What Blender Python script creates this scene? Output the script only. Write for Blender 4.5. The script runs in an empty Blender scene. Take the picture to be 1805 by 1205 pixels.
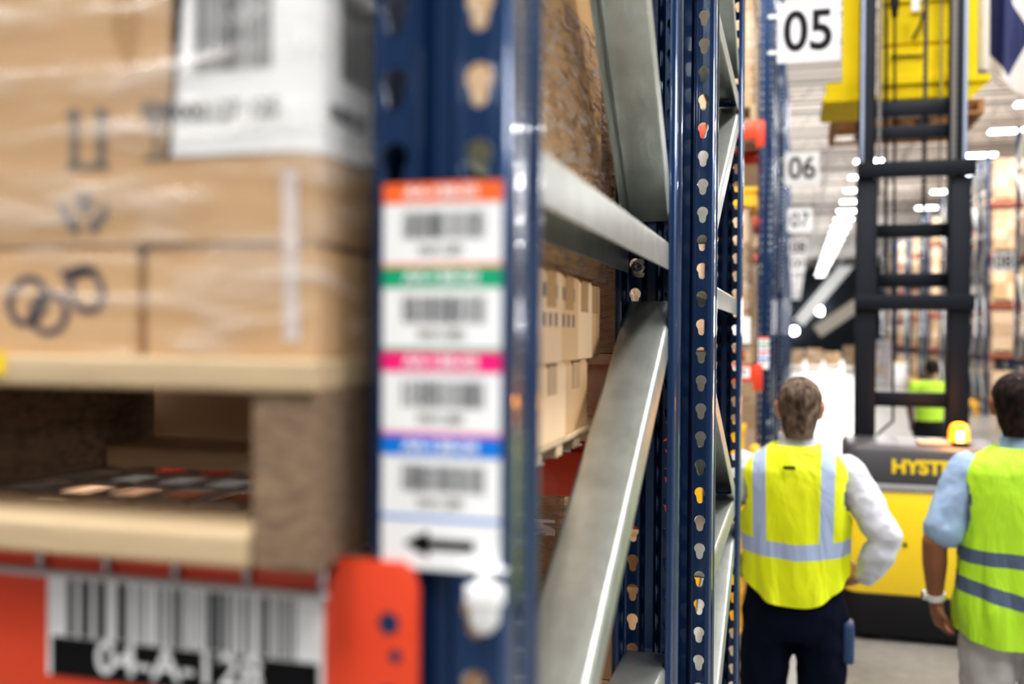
import bpy, bmesh, math, random
from mathutils import Vector, Matrix, Euler
R = math.radians
PI = math.pi
random.seed(7)
scn = bpy.context.scene
COL = scn.collection

# ------------------------------------------------------------------ camera
F = 1755.0
cam_d = bpy.data.cameras.new('camera')
cam = bpy.data.objects.new('camera', cam_d)
COL.objects.link(cam)
scn.camera = cam
cam_d.sensor_width = 36.0
cam_d.lens = 36.0 * F / 1805.0
cam_d.clip_start = 0.02
cam_d.clip_end = 400
CH = 1.95                                   # eye height
YAW = 15.84
M = Matrix.Rotation(R(YAW), 4, 'Z') @ Matrix.Rotation(R(90 - 0.52), 4, 'X') @ Matrix.Rotation(R(0.42), 4, 'Z')
M.translation = Vector((0, 0, CH))
cam.matrix_world = M
cam_d.dof.use_dof = True
cam_d.dof.focus_distance = 1.95
cam_d.dof.aperture_fstop = 2.2


def ray(u, v):
    d = Vector(((u - 902.5) / F, -(v - 602.5) / F, -1.0))
    return (M.to_3x3() @ d)


def at(u, v, Y):
    """point of the place on the plane at depth Y seen at photo pixel (u, v)"""
    d = ray(u, v)
    return Vector((0, 0, CH)) + d * (Y / d.y)


# --------------------------------------------------------------- materials
def nt(name):
    m = bpy.data.materials.new(name)
    m.use_nodes = True
    t = m.node_tree
    b = t.nodes['Principled BSDF']
    return m, t, b


def N(t, kind, **kw):
    n = t.nodes.new(kind)
    for k, v in kw.items():
        if k in n.inputs:
            n.inputs[k].default_value = v
        else:
            setattr(n, k, v)
    return n


def c4(c):
    return (c[0], c[1], c[2], 1)


def mat(name, col, rough=.5, metal=0.0, var=.12, scale=8, bump=0.0, bscale=60, coat=0.0, rnd=0.0, stretch=None, emit=None, estr=0, spec=.5):
    m, t, b = nt(name)
    b.inputs['Roughness'].default_value = rough
    b.inputs['Metallic'].default_value = metal
    b.inputs['Coat Weight'].default_value = coat
    b.inputs['Specular IOR Level'].default_value = spec
    tc = N(t, 'ShaderNodeTexCoord')
    mp = N(t, 'ShaderNodeMapping')
    if stretch:
        mp.inputs['Scale'].default_value = stretch
    t.links.new(tc.outputs['Object'], mp.inputs['Vector'])
    no = N(t, 'ShaderNodeTexNoise', Scale=scale, Detail=5.0)
    t.links.new(mp.outputs[0], no.inputs['Vector'])
    mx = N(t, 'ShaderNodeMix', data_type='RGBA')
    mx.inputs[6].default_value = c4([x * (1 - var) for x in col])
    mx.inputs[7].default_value = c4([min(1, x * (1 + var)) for x in col])
    t.links.new(no.outputs['Fac'], mx.inputs[0])
    out = mx.outputs[2]
    if rnd:
        oi = N(t, 'ShaderNodeObjectInfo')
        hs = N(t, 'ShaderNodeHueSaturation')
        mr = N(t, 'ShaderNodeMapRange')
        mr.inputs[3].default_value = 1 - rnd
        mr.inputs[4].default_value = 1 + rnd
        t.links.new(oi.outputs['Random'], mr.inputs[0])
        t.links.new(mr.outputs[0], hs.inputs['Value'])
        t.links.new(out, hs.inputs['Color'])
        out = hs.outputs[0]
    t.links.new(out, b.inputs['Base Color'])
    if bump:
        n2 = N(t, 'ShaderNodeTexNoise', Scale=bscale, Detail=4.0)
        t.links.new(mp.outputs[0], n2.inputs['Vector'])
        bp = N(t, 'ShaderNodeBump', Strength=bump, Distance=.01)
        t.links.new(n2.outputs['Fac'], bp.inputs['Height'])
        t.links.new(bp.outputs[0], b.inputs['Normal'])
    if emit:
        b.inputs['Emission Color'].default_value = c4(emit)
        b.inputs['Emission Strength'].default_value = estr
    return m


MT = {}
MT['blue'] = mat('blue_paint', (.009, .042, .125), .26, metal=.4, var=.25, scale=5, coat=.6, bump=.03, bscale=25)
MT['navy_far'] = mat('blue_paint_far', (.012, .035, .10), .3)
MT['galv'] = mat('galvanized_steel', (.50, .53, .51), .38, metal=.85, var=.28, scale=22, bump=.06, bscale=90)
MT['bolt'] = mat('zinc_bolt', (.75, .75, .73), .22, metal=1)
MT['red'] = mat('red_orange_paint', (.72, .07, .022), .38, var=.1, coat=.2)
MT['white'] = mat('white_label', (.84, .86, .88), .45, var=.02)
MT['black'] = mat('black_print', (.008, .008, .010), .6, spec=.15)
MT['bar'] = mat('barcode_ink', (.05, .055, .065), .5)
MT['org_l'] = mat('orange_label', (.95, .16, .03), .5, var=.03)
MT['grn_l'] = mat('green_label', (.0, .38, .19), .5, var=.03)
MT['pnk_l'] = mat('pink_label', (.88, .01, .22), .5, var=.03)
MT['blu_l'] = mat('blue_label', (.0, .20, .72), .5, var=.03)
MT['card'] = mat('cardboard', (.56, .36, .19), .6, var=.10, scale=6, rnd=.10, bump=.04, bscale=30, stretch=(1, 1, 3))
MT['card_d'] = mat('cardboard_dark', (.43, .26, .12), .6, var=.12, scale=6, rnd=.10)
MT['card_p'] = mat('cardboard_pale', (.70, .50, .32), .6, var=.08, scale=5, rnd=.12)
MT['tape'] = mat('brown_tape', (.42, .25, .11), .5, var=.1, coat=.05)
MT['ink'] = mat('grey_print', (.17, .14, .125), .7, var=.15)
MT['marker'] = mat('marker_ink', (.085, .065, .085), .7, var=.2)
MT['wood'] = mat('pallet_wood', (.50, .385, .245), .7, var=.3, scale=9, bump=.15, bscale=40, stretch=(.5, 4, 6), rnd=.08)
MT['wood_d'] = mat('pallet_wood_weathered', (.22, .155, .10), .8, var=.75, scale=34, bump=.3, bscale=50, stretch=(2, 2, 5))
MT['wood_e'] = mat('brown_wood', (.42, .22, .10), .75, var=.3, scale=10, bump=.2)
MT['wire'] = mat('galvanized_wire', (.5, .5, .52), .3, metal=.8)
MT['yel'] = mat('yellow_truck_paint', (.88, .63, .02), .38, var=.05, coat=.3)
MT['yel2'] = mat('yellow_guard_paint', (.90, .50, .02), .4, var=.08)
MT['gry'] = mat('dark_grey_cover', (.075, .075, .085), .45, var=.1, bump=.03)
MT['gry_l'] = mat('grey_trim', (.30, .30, .31), .4)
MT['rub'] = mat('black_rubber', (.011, .011, .013), .6, var=.2, spec=.2)
MT['mast'] = mat('dark_mast_steel', (.006, .009, .016), .5, var=.15, spec=.25)
MT['rail'] = mat('polished_rail', (.30, .36, .50), .5)
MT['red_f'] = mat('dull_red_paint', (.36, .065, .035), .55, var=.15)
MT['chain'] = mat('lift_chain', (.16, .15, .145), .5)
MT['chain_b'] = mat('oiled_chain', (.02, .02, .02), .5)
MT['yel3'] = mat('yellow_carriage_paint', (.80, .62, .015), .6, var=.06, spec=.12)
MT['conv'] = mat('glow_white_casing', (.8, .8, .8), .5, emit=(1, 1, 1), estr=.42)  # emission stands in for light falling on the conveyor casing
MT['convb'] = mat('glow_beige_casing', (.6, .55, .48), .5, emit=(1, .9, .75), estr=.18)  # weak glow replaces light on the beige casing, no lamp inside
MT['amber'] = mat('amber_lens', (1, .35, .02), .2, emit=(1, .26, .01), estr=2.2)
MT['amber_core'] = mat('amber_core', (1, .8, .3), .2, emit=(1, .55, .12), estr=14)
MT['sign5'] = mat('dimmed_white_sign', (.52, .53, .56), .4, var=.02)  # darkened copy of the sign white, offsets strong light on the nearest sign
MT['sign'] = mat('white_sign', (.84, .85, .87), .4, var=.02)
MT['lamp'] = mat('lamp_diffuser', (1, 1, 1), .5, emit=(.96, .98, 1), estr=22)
MT['steelw'] = mat('white_steel', (.78, .78, .76), .4)
MT['beige'] = mat('beige_steel', (.60, .56, .50), .5)
MT['roof'] = mat('joist_steel', (.17, .16, .155), .5)
MT['skin1'] = mat('skin_light', (.60, .30, .20), .5, var=.12, scale=14)
MT['skin2'] = mat('skin_tan', (.30, .125, .065), .48, var=.15, scale=14)
MT['skin3'] = mat('skin_dark', (.17, .08, .05), .5)
MT['shirt1'] = mat('white_shirt', (.64, .67, .74), .7, var=.03, bump=.25, bscale=9)
MT['trs1'] = mat('navy_trousers', (.005, .008, .022), .85, spec=.12, var=.2, bump=.3, bscale=8)
MT['trs2'] = mat('grey_trousers', (.50, .49, .48), .75, var=.06, bump=.35, bscale=8)
MT['pouch'] = mat('blue_pouch', (.03, .07, .17), .5)
MT['watch'] = mat('white_watch', (.82, .82, .82), .3)
MT['lime'] = mat('lime_vest', (.55, .90, .06), .6, var=.05)
MT['shoe'] = mat('black_leather', (.015, .014, .013), .4)
MT['pad'] = mat('tan_pad', (.62, .42, .30), .6)
MT['cage'] = mat('grey_cage_wire', (.45, .43, .46), .4, metal=.6)


def hair_mat(name, a, b_):
    m, t, b = nt(name)
    tc = N(t, 'ShaderNodeTexCoord')
    mp = N(t, 'ShaderNodeMapping')
    mp.inputs['Scale'].default_value = (34, 34, 20)
    t.links.new(tc.outputs['Object'], mp.inputs[0])
    no = N(t, 'ShaderNodeTexNoise', Scale=1.3, Detail=6.0)
    t.links.new(mp.outputs[0], no.inputs['Vector'])
    cr = N(t, 'ShaderNodeValToRGB')
    cr.color_ramp.elements[0].position = .35
    cr.color_ramp.elements[1].position = .68
    cr.color_ramp.elements[0].color = c4(a)
    cr.color_ramp.elements[1].color = c4(b_)
    t.links.new(no.outputs['Fac'], cr.inputs[0])
    t.links.new(cr.outputs[0], b.inputs['Base Color'])
    bp = N(t, 'ShaderNodeBump', Strength=.7, Distance=.01)
    t.links.new(no.outputs['Fac'], bp.inputs['Height'])
    t.links.new(bp.outputs[0], b.inputs['Normal'])
    b.inputs['Roughness'].default_value = .75
    b.inputs['Specular IOR Level'].default_value = .2
    return m


MT['hair1'] = hair_mat('greying_brown_hair', (.045, .030, .022), (.25, .185, .14))
MT['hair2'] = hair_mat('dark_brown_hair', (.006, .004, .004), (.035, .02, .016))
MT['hair3'] = hair_mat('black_hair', (.01, .008, .007), (.05, .035, .03))


def checked_shirt():
    m, t, b = nt('pale_blue_shirt')
    tc = N(t, 'ShaderNodeTexCoord')
    wv = N(t, 'ShaderNodeTexWave', Scale=42.0, Distortion=.6)
    wv.bands_direction = 'Z'
    t.links.new(tc.outputs['Object'], wv.inputs['Vector'])
    mx = N(t, 'ShaderNodeMix', data_type='RGBA')
    mx.inputs[6].default_value = (.22, .36, .60, 1)
    mx.inputs[7].default_value = (.46, .58, .76, 1)
    t.links.new(wv.outputs['Fac'], mx.inputs[0])
    t.links.new(mx.outputs[2], b.inputs['Base Color'])
    no = N(t, 'ShaderNodeTexNoise', Scale=9.0)
    t.links.new(tc.outputs['Object'], no.inputs['Vector'])
    bp = N(t, 'ShaderNodeBump', Strength=.3, Distance=.02)
    t.links.new(no.outputs['Fac'], bp.inputs['Height'])
    t.links.new(bp.outputs[0], b.inputs['Normal'])
    b.inputs['Roughness'].default_value = .7
    return m


MT['shirt2'] = checked_shirt()


def mathn(t, op, a, b=None, c=None):
    n = N(t, 'ShaderNodeMath', operation=op)
    for i, x in enumerate((a, b, c)):
        if x is None:
            continue
        if isinstance(x, (int, float)):
            n.inputs[i].default_value = x
        else:
            t.links.new(x, n.inputs[i])
    return n.outputs[0]


def vest_mat(name, base, stripe, kind):
    """fluorescent cloth with sewn reflective bands, placed by the vest's own coordinates"""
    m, t, b = nt(name)
    tc = N(t, 'ShaderNodeTexCoord')
    sp = N(t, 'ShaderNodeSeparateXYZ')
    t.links.new(tc.outputs['Object'], sp.inputs[0])
    x, y, z = sp.outputs

    def band(val, mid, half):
        d = mathn(t, 'ABSOLUTE', mathn(t, 'SUBTRACT', val, mid))
        return mathn(t, 'LESS_THAN', d, half)
    if kind == 1:
        # two uprights that close in a little toward the waist, one belt
        ax = mathn(t, 'ABSOLUTE', mathn(t, 'ADD', x, .006))
        mid = mathn(t, 'MULTIPLY_ADD', z, .02, .095)
        up = mathn(t, 'MULTIPLY', band(ax, mid, .0245), mathn(t, 'GREATER_THAN', z, 1.15))
        zz = mathn(t, 'MULTIPLY_ADD', mathn(t, 'ABSOLUTE', x), -.10, z)
        belt = band(zz, 1.146, .030)
        fac = mathn(t, 'MAXIMUM', up, belt)
    else:
        zz = mathn(t, 'MULTIPLY_ADD', mathn(t, 'ABSOLUTE', x), -.02, z)
        z2 = mathn(t, 'MULTIPLY_ADD', mathn(t, 'ABSOLUTE', x), -.22, z)
        fac = mathn(t, 'MAXIMUM', band(zz, 1.118, .027), band(z2, .965, .029))
    no = N(t, 'ShaderNodeTexNoise', Scale=5.0, Detail=4.0)
    t.links.new(tc.outputs['Object'], no.inputs['Vector'])
    m1 = N(t, 'ShaderNodeMix', data_type='RGBA')
    m1.inputs[6].default_value = c4([q * .9 for q in base])
    m1.inputs[7].default_value = c4(base)
    t.links.new(no.outputs['Fac'], m1.inputs[0])
    m2 = N(t, 'ShaderNodeMix', data_type='RGBA')
    m2.inputs[7].default_value = c4(stripe)
    t.links.new(m1.outputs[2], m2.inputs[6])
    t.links.new(fac, m2.inputs[0])
    t.links.new(m2.outputs[2], b.inputs['Base Color'])
    mp = N(t, 'ShaderNodeMapping')
    mp.inputs['Scale'].default_value = (1.3, 1.3, .38)
    mp.inputs['Rotation'].default_value = (0, R(12), 0)
    t.links.new(tc.outputs['Object'], mp.inputs[0])
    n2 = N(t, 'ShaderNodeTexNoise', Scale=7.0, Detail=3.0, Distortion=.8)
    t.links.new(mp.outputs[0], n2.inputs['Vector'])
    no = n2
    bp = N(t, 'ShaderNodeBump', Strength=.55, Distance=.06)
    t.links.new(no.outputs['Fac'], bp.inputs['Height'])
    t.links.new(bp.outputs[0], b.inputs['Normal'])
    b.inputs['Roughness'].default_value = .55
    return m


MT['vest1'] = vest_mat('yellow_vest_cloth', (.86, .97, .008), (.44, .55, .78), 1)
MT['vest2'] = vest_mat('lime_vest_cloth', (.52, .88, .035), (.10, .14, .22), 2)


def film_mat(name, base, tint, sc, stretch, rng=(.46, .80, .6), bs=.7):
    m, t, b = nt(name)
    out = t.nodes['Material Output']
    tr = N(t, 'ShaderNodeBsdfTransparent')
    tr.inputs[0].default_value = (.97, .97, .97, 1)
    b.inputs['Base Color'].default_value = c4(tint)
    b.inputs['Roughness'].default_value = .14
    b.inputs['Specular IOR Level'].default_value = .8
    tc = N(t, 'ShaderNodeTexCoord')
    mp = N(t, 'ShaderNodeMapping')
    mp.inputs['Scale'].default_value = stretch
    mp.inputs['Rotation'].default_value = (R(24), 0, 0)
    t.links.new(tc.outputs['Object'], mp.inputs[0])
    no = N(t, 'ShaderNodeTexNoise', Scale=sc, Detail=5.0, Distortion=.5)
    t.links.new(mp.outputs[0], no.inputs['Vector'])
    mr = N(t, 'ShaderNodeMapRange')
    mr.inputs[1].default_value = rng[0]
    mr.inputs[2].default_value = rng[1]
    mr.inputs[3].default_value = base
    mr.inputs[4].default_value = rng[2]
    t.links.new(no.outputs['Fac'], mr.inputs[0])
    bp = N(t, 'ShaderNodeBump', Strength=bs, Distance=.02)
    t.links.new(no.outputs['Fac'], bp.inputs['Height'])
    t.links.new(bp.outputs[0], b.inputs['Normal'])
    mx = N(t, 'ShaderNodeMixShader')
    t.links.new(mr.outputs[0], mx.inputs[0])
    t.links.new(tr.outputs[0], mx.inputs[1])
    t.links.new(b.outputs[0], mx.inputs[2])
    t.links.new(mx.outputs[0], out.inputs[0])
    return m


MT['film'] = film_mat('stretch_film', .05, (.75, .72, .68), 9, (1, 1, 5))
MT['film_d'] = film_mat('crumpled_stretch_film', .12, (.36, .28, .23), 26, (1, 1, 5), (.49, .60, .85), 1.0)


def floor_mat():
    m, t, b = nt('polished_concrete')
    tc = N(t, 'ShaderNodeTexCoord')
    n1 = N(t, 'ShaderNodeTexNoise', Scale=.9, Detail=8.0)
    n2 = N(t, 'ShaderNodeTexNoise', Scale=14.0, Detail=4.0)
    t.links.new(tc.outputs['Object'], n1.inputs['Vector'])
    t.links.new(tc.outputs['Object'], n2.inputs['Vector'])
    cr = N(t, 'ShaderNodeValToRGB')
    cr.color_ramp.elements[0].position = .3
    cr.color_ramp.elements[1].position = .75
    cr.color_ramp.elements[0].color = (.15, .145, .135, 1)
    cr.color_ramp.elements[1].color = (.33, .32, .30, 1)
    mx = N(t, 'ShaderNodeMix', data_type='FLOAT')
    mx.inputs[0].default_value = .35
    t.links.new(n1.outputs['Fac'], mx.inputs[2])
    t.links.new(n2.outputs['Fac'], mx.inputs[3])
    t.links.new(mx.outputs[0], cr.inputs[0])
    t.links.new(cr.outputs[0], b.inputs['Base Color'])
    b.inputs['Roughness'].default_value = .28
    return m


def ceil_mat():
    m, t, b = nt('corrugated_deck')
    tc = N(t, 'ShaderNodeTexCoord')
    wv = N(t, 'ShaderNodeTexWave', Scale=.55)
    wv.bands_direction = 'Y'
    t.links.new(tc.outputs['Object'], wv.inputs['Vector'])
    cr = N(t, 'ShaderNodeValToRGB')
    cr.color_ramp.elements[0].position = .2
    cr.color_ramp.elements[1].position = .6
    cr.color_ramp.elements[0].color = (.52, .47, .43, 1)  # darker bands put the shade of the deck ribs into the colour
    cr.color_ramp.elements[1].color = (.95, .89, .84, 1)
    t.links.new(wv.outputs['Fac'], cr.inputs[0])
    t.links.new(cr.outputs[0], b.inputs['Base Color'])
    b.inputs['Roughness'].default_value = .6
    return m


MT['floor'] = floor_mat()
MT['ceil'] = ceil_mat()
MT['endwall'] = mat('dark_end_wall', (.05, .06, .075), .7, var=.3, scale=.4)


# ------------------------------------------------------------ mesh helpers
class MB:
    def __init__(s):
        s.v, s.f, s.sm = [], [], []

    def add(s, vs, fs):
        o = len(s.v)
        s.v += [tuple(p) for p in vs]
        s.f += [tuple(i + o for i in f) for f in fs]
        return s

    def box(s, x0, x1, y0, y1, z0, z1):
        vs = [(x, y, z) for x in (x0, x1) for y in (y0, y1) for z in (z0, z1)]
        return s.add(vs, [(0, 1, 3, 2), (4, 6, 7, 5), (0, 4, 5, 1), (2, 3, 7, 6), (0, 2, 6, 4), (1, 5, 7, 3)])

    def obox(s, c, ax, ay, az, sx, sy, sz):
        c, ax, ay, az = map(Vector, (c, ax, ay, az))
        vs = [c + ax * (i * sx / 2) + ay * (j * sy / 2) + az * (k * sz / 2) for i in (-1, 1) for j in (-1, 1) for k in (-1, 1)]
        return s.add(vs, [(0, 1, 3, 2), (4, 6, 7, 5), (0, 4, 5, 1), (2, 3, 7, 6), (0, 2, 6, 4), (1, 5, 7, 3)])

    def ext(s, prof, p1, p2, X, Nn):
        """closed profile (x, n) swept straight from p1 to p2"""
        p1, p2, X, Nn = map(Vector, (p1, p2, X, Nn))
        n = len(prof)
        vs = [p1 + X * a + Nn * b for a, b in prof] + [p2 + X * a + Nn * b for a, b in prof]
        fs = [(i, (i + 1) % n, n + (i + 1) % n, n + i) for i in range(n)]
        fs += [tuple(range(n))[::-1], tuple(range(n, 2 * n))]
        return s.add(vs, fs)

    def poly(s, pts):
        return s.add(pts, [tuple(range(len(pts)))])

    def tube(s, pts, rad, seg=12, caps=True, sq=None):
        """tapered tube; rad per point: r or (a, b); rounded caps"""
        pts = [Vector(p) for p in pts]
        rad = [(r, r) if isinstance(r, (int, float)) else r for r in rad] if isinstance(rad, (list, tuple)) else [(rad, rad)] * len(pts)
        n = len(pts)
        tang = []
        for i in range(n):
            a = pts[max(i - 1, 0)]
            b = pts[min(i + 1, n - 1)]
            tang.append((b - a).normalized())
        ref = Vector((0, 1, 0)) if abs(tang[0].y) < .9 else Vector((1, 0, 0))
        u = (ref - tang[0] * ref.dot(tang[0])).normalized()
        rings = []
        for i in range(n):
            u = (u - tang[i] * u.dot(tang[i])).normalized()
            w = tang[i].cross(u)
            rings.append((pts[i], w.copy(), u.copy(), rad[i][0], rad[i][1], tang[i]))
        full = []
        if caps:
            p, w, uu, a, b, tg = rings[0]
            m_ = min(a, b)
            for k in (.25, .6):
                full.append((p - tg * m_ * math.cos(k * PI / 2) , w, uu, a * math.sin(k * PI / 2), b * math.sin(k * PI / 2)))
        for r_ in rings:
            full.append(r_[:5])
        if caps:
            p, w, uu, a, b, tg = rings[-1]
            m_ = min(a, b)
            for k in (.6, .25):
                full.append((p + tg * m_ * math.cos(k * PI / 2), w, uu, a * math.sin(k * PI / 2), b * math.sin(k * PI / 2)))
        vs, fs = [], []
        for p, w, uu, a, b in full:
            for j in range(seg):
                t_ = 2 * PI * j / seg
                vs.append(p + w * (a * math.cos(t_)) + uu * (b * math.sin(t_)))
        for i in range(len(full) - 1):
            for j in range(seg):
                k = (j + 1) % seg
                fs.append((i * seg + j, i * seg + k, (i + 1) * seg + k, (i + 1) * seg + j))
        fs.append(tuple(range(seg))[::-1])
        fs.append(tuple(range((len(full) - 1) * seg, len(full) * seg)))
        return s.add(vs, fs)

    def loft(s, rings, seg=28, p=2.0):
        """rings (z, cx, cy, rx, ry[, p]) stacked along z, superellipse sections"""
        vs, fs = [], []
        for r_ in rings:
            z, cx, cy, rx, ry = r_[:5]
            q = r_[5] if len(r_) > 5 else p
            for j in range(seg):
                t_ = 2 * PI * j / seg
                c, s_ = math.cos(t_), math.sin(t_)
                vs.append((cx + rx * math.copysign(abs(c) ** (2 / q), c), cy + ry * math.copysign(abs(s_) ** (2 / q), s_), z))
        n = len(rings)
        for i in range(n - 1):
            for j in range(seg):
                k = (j + 1) % seg
                fs.append((i * seg + j, i * seg + k, (i + 1) * seg + k, (i + 1) * seg + j))
        fs.append(tuple(range(seg))[::-1])
        fs.append(tuple(range((n - 1) * seg, n * seg)))
        return s.add(vs, fs)

    def cyl(s, p1, p2, r, seg=16):
        return s.tube([p1, p2], [r, r], seg, caps=False)

    def mesh(s, name, m, smooth=30, bevel=0, bseg=2, recalc=True):
        me = bpy.data.meshes.new(name)
        me.from_pydata(s.v, [], s.f)
        bm = bmesh.new()
        bm.from_mesh(me)
        if recalc:
            bmesh.ops.recalc_face_normals(bm, faces=bm.faces)
        if bevel:
            ed = [e for e in bm.edges if len(e.link_faces) == 2 and e.calc_face_angle(0) > R(35)]
            bmesh.ops.bevel(bm, geom=ed, offset=bevel, segments=bseg, affect='EDGES', profile=.5, clamp_overlap=True)
        bm.to_mesh(me)
        bm.free()
        if smooth:
            for p in me.polygons:
                p.use_smooth = True
            me.set_sharp_from_angle(angle=R(smooth))
        me.materials.append(m)
        return me

    def build(s, name, m, parent=None, **kw):
        return link(name, s.mesh(name, m, **kw), parent)


def link(name, data, parent=None, loc=None, rz=0):
    o = bpy.data.objects.new(name, data)
    COL.objects.link(o)
    if parent:
        o.parent = parent
    if loc is not None:
        o.location = loc
    if rz:
        o.rotation_euler = (0, 0, rz)
    return o


def tag(o, label, cat, group=None):
    o['label'] = label
    o['category'] = cat
    if group:
        o['group'] = group
    return o


def thing(name, label, cat, loc=(0, 0, 0), rz=0, group=None):
    o = link(name, None, None, loc, rz)
    return tag(o, label, cat, group)


def struct(o):
    o['kind'] = 'structure'
    return o


def copy_tree(o, parent=None):
    c = o.copy()
    COL.objects.link(c)
    c.parent = parent
    for ch in list(o.children):
        copy_tree(ch, c)
    return c


def text(name, s, size, loc, m, parent=None, bold=0.0, rot=(PI / 2, 0, 0), xs=1.0, ext=.0004, shear=0):
    cu = bpy.data.curves.new(name, 'FONT')
    cu.body = s
    cu.size = size
    cu.align_x = 'CENTER'
    cu.align_y = 'CENTER'
    cu.offset = bold
    cu.extrude = ext
    cu.shear = shear
    cu.materials.append(m)
    tmp = bpy.data.objects.new(name, cu)
    COL.objects.link(tmp)
    dg = bpy.context.evaluated_depsgraph_get()
    me = bpy.data.meshes.new_from_object(tmp.evaluated_get(dg))
    bpy.data.objects.remove(tmp)
    bpy.data.curves.remove(cu)
    o = link(name, me, parent, loc)
    o.rotation_euler = rot
    o.scale = (xs, 1, 1)
    return o


def bars(mb, x0, x1, z0, z1, y, seed, n=34, fn=None):
    """barcode bars between x0 and x1; fn maps (s, z) to a point when the label is bent"""
    rg = random.Random(seed)
    w = [rg.choice((1, 1, 2, 2, 3, 4)) for _ in range(n * 2)]
    u = (x1 - x0) / sum(w)
    x = x0
    for i, k in enumerate(w):
        if i % 2 == 0:
            a, b = x, x + k * u
            if fn:
                mb.poly([fn(a, z0), fn(b, z0), fn(b, z1), fn(a, z1)])
            else:
                mb.poly([(a, y, z0), (b, y, z0), (b, y, z1), (a, y, z1)])
        x += k * u
    return mb


def blob(name, mb, m, parent=None, voxel=.008, smooth=4, disp=None):
    """closed shapes grown together into one continuous surface"""
    me = bpy.data.meshes.new('tmp')
    me.from_pydata(mb.v, [], mb.f)
    bm = bmesh.new()
    bm.from_mesh(me)
    bmesh.ops.recalc_face_normals(bm, faces=bm.faces)
    bm.to_mesh(me)
    bm.free()
    o = bpy.data.objects.new('tmp', me)
    COL.objects.link(o)
    md = o.modifiers.new('r', 'REMESH')
    md.mode = 'VOXEL'
    md.voxel_size = voxel
    s_ = o.modifiers.new('s', 'SMOOTH')
    s_.iterations = smooth
    s_.factor = .5
    if disp:
        tx = bpy.data.textures.new('folds', 'CLOUDS')
        tx.noise_scale = disp[1]
        d = o.modifiers.new('d', 'DISPLACE')
        d.texture = tx
        d.strength = disp[0]
        d.mid_level = .5
    dg = bpy.context.evaluated_depsgraph_get()
    me2 = bpy.data.meshes.new_from_object(o.evaluated_get(dg))
    bpy.data.objects.remove(o)
    me2.materials.clear()
    me2.materials.append(m)
    for p in me2.polygons:
        p.use_smooth = True
        p.material_index = 0
    me2.name = name
    return link(name, me2, parent)
# ------------------------------------------------------------- the building
FLOOR = MB().box(-40, 40, -15, 101, -.2, 0)
struct(FLOOR.build('floor', MT['floor'], smooth=0))
CEIL = 8.45
struct(MB().box(-40, 40, -15, 101, CEIL, CEIL + .2).build('ceiling', MT['ceil'], smooth=0))
struct(MB().box(-40, 40, 100, 100.3, 0, CEIL).build('wall_far', MT['endwall'], smooth=0))
jm = None
for k in range(22):                                   # open web joists across the hall
    y = 16 + k * 3.6
    if jm is None:
        j = MB()
        j.box(-14, 14, -.03, .03, -.035, 0)
        j.box(-14, 14, -.03, .03, -.53, -.49)
        for i in range(28):
            x = -14 + i
            j.obox((x + .25, 0, -.275), (.5, 0, .45), (0, 1, 0), (-.45, 0, .5), .66, .03, .03)
            j.obox((x + .75, 0, -.275), (.5, 0, -.45), (0, 1, 0), (.45, 0, .5), .66, .03, .03)
        for vi in range(len(j.v)):
            pass
        jm = j.mesh('roof_joist', MT['roof'], smooth=0)
    struct(link('trim_%d' % (k + 1), jm, None, (2, y, CEIL)))
struct(MB().box(1.0, 1.08, -10, 100, CEIL - .62, CEIL - .55).build('trim_40', MT['roof'], smooth=0))
struct(MB().box(3.4, 3.48, -10, 100, CEIL - .62, CEIL - .55).build('trim_41', MT['roof'], smooth=0))

# ------------------------------------------------------------ rack uprights
UW, UD, PITCH, UH = .0985, .099, .0508, 6.4


def hole(cx, cz, n=14):
    """keyhole outline, wide at the top"""
    pts = []
    for k in range(n):
        t_ = R(-46) + (PI + R(92)) * k / (n - 1)
        pts.append((cx + .0098 * math.cos(t_), cz + .0045 + .0098 * math.sin(t_)))
    for k in range(6):
        t_ = PI + R(12) + (PI - R(24)) * k / 5
        pts.append((cx + .0058 * math.cos(t_), cz - .0095 + .0058 * math.sin(t_)))
    return pts


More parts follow.
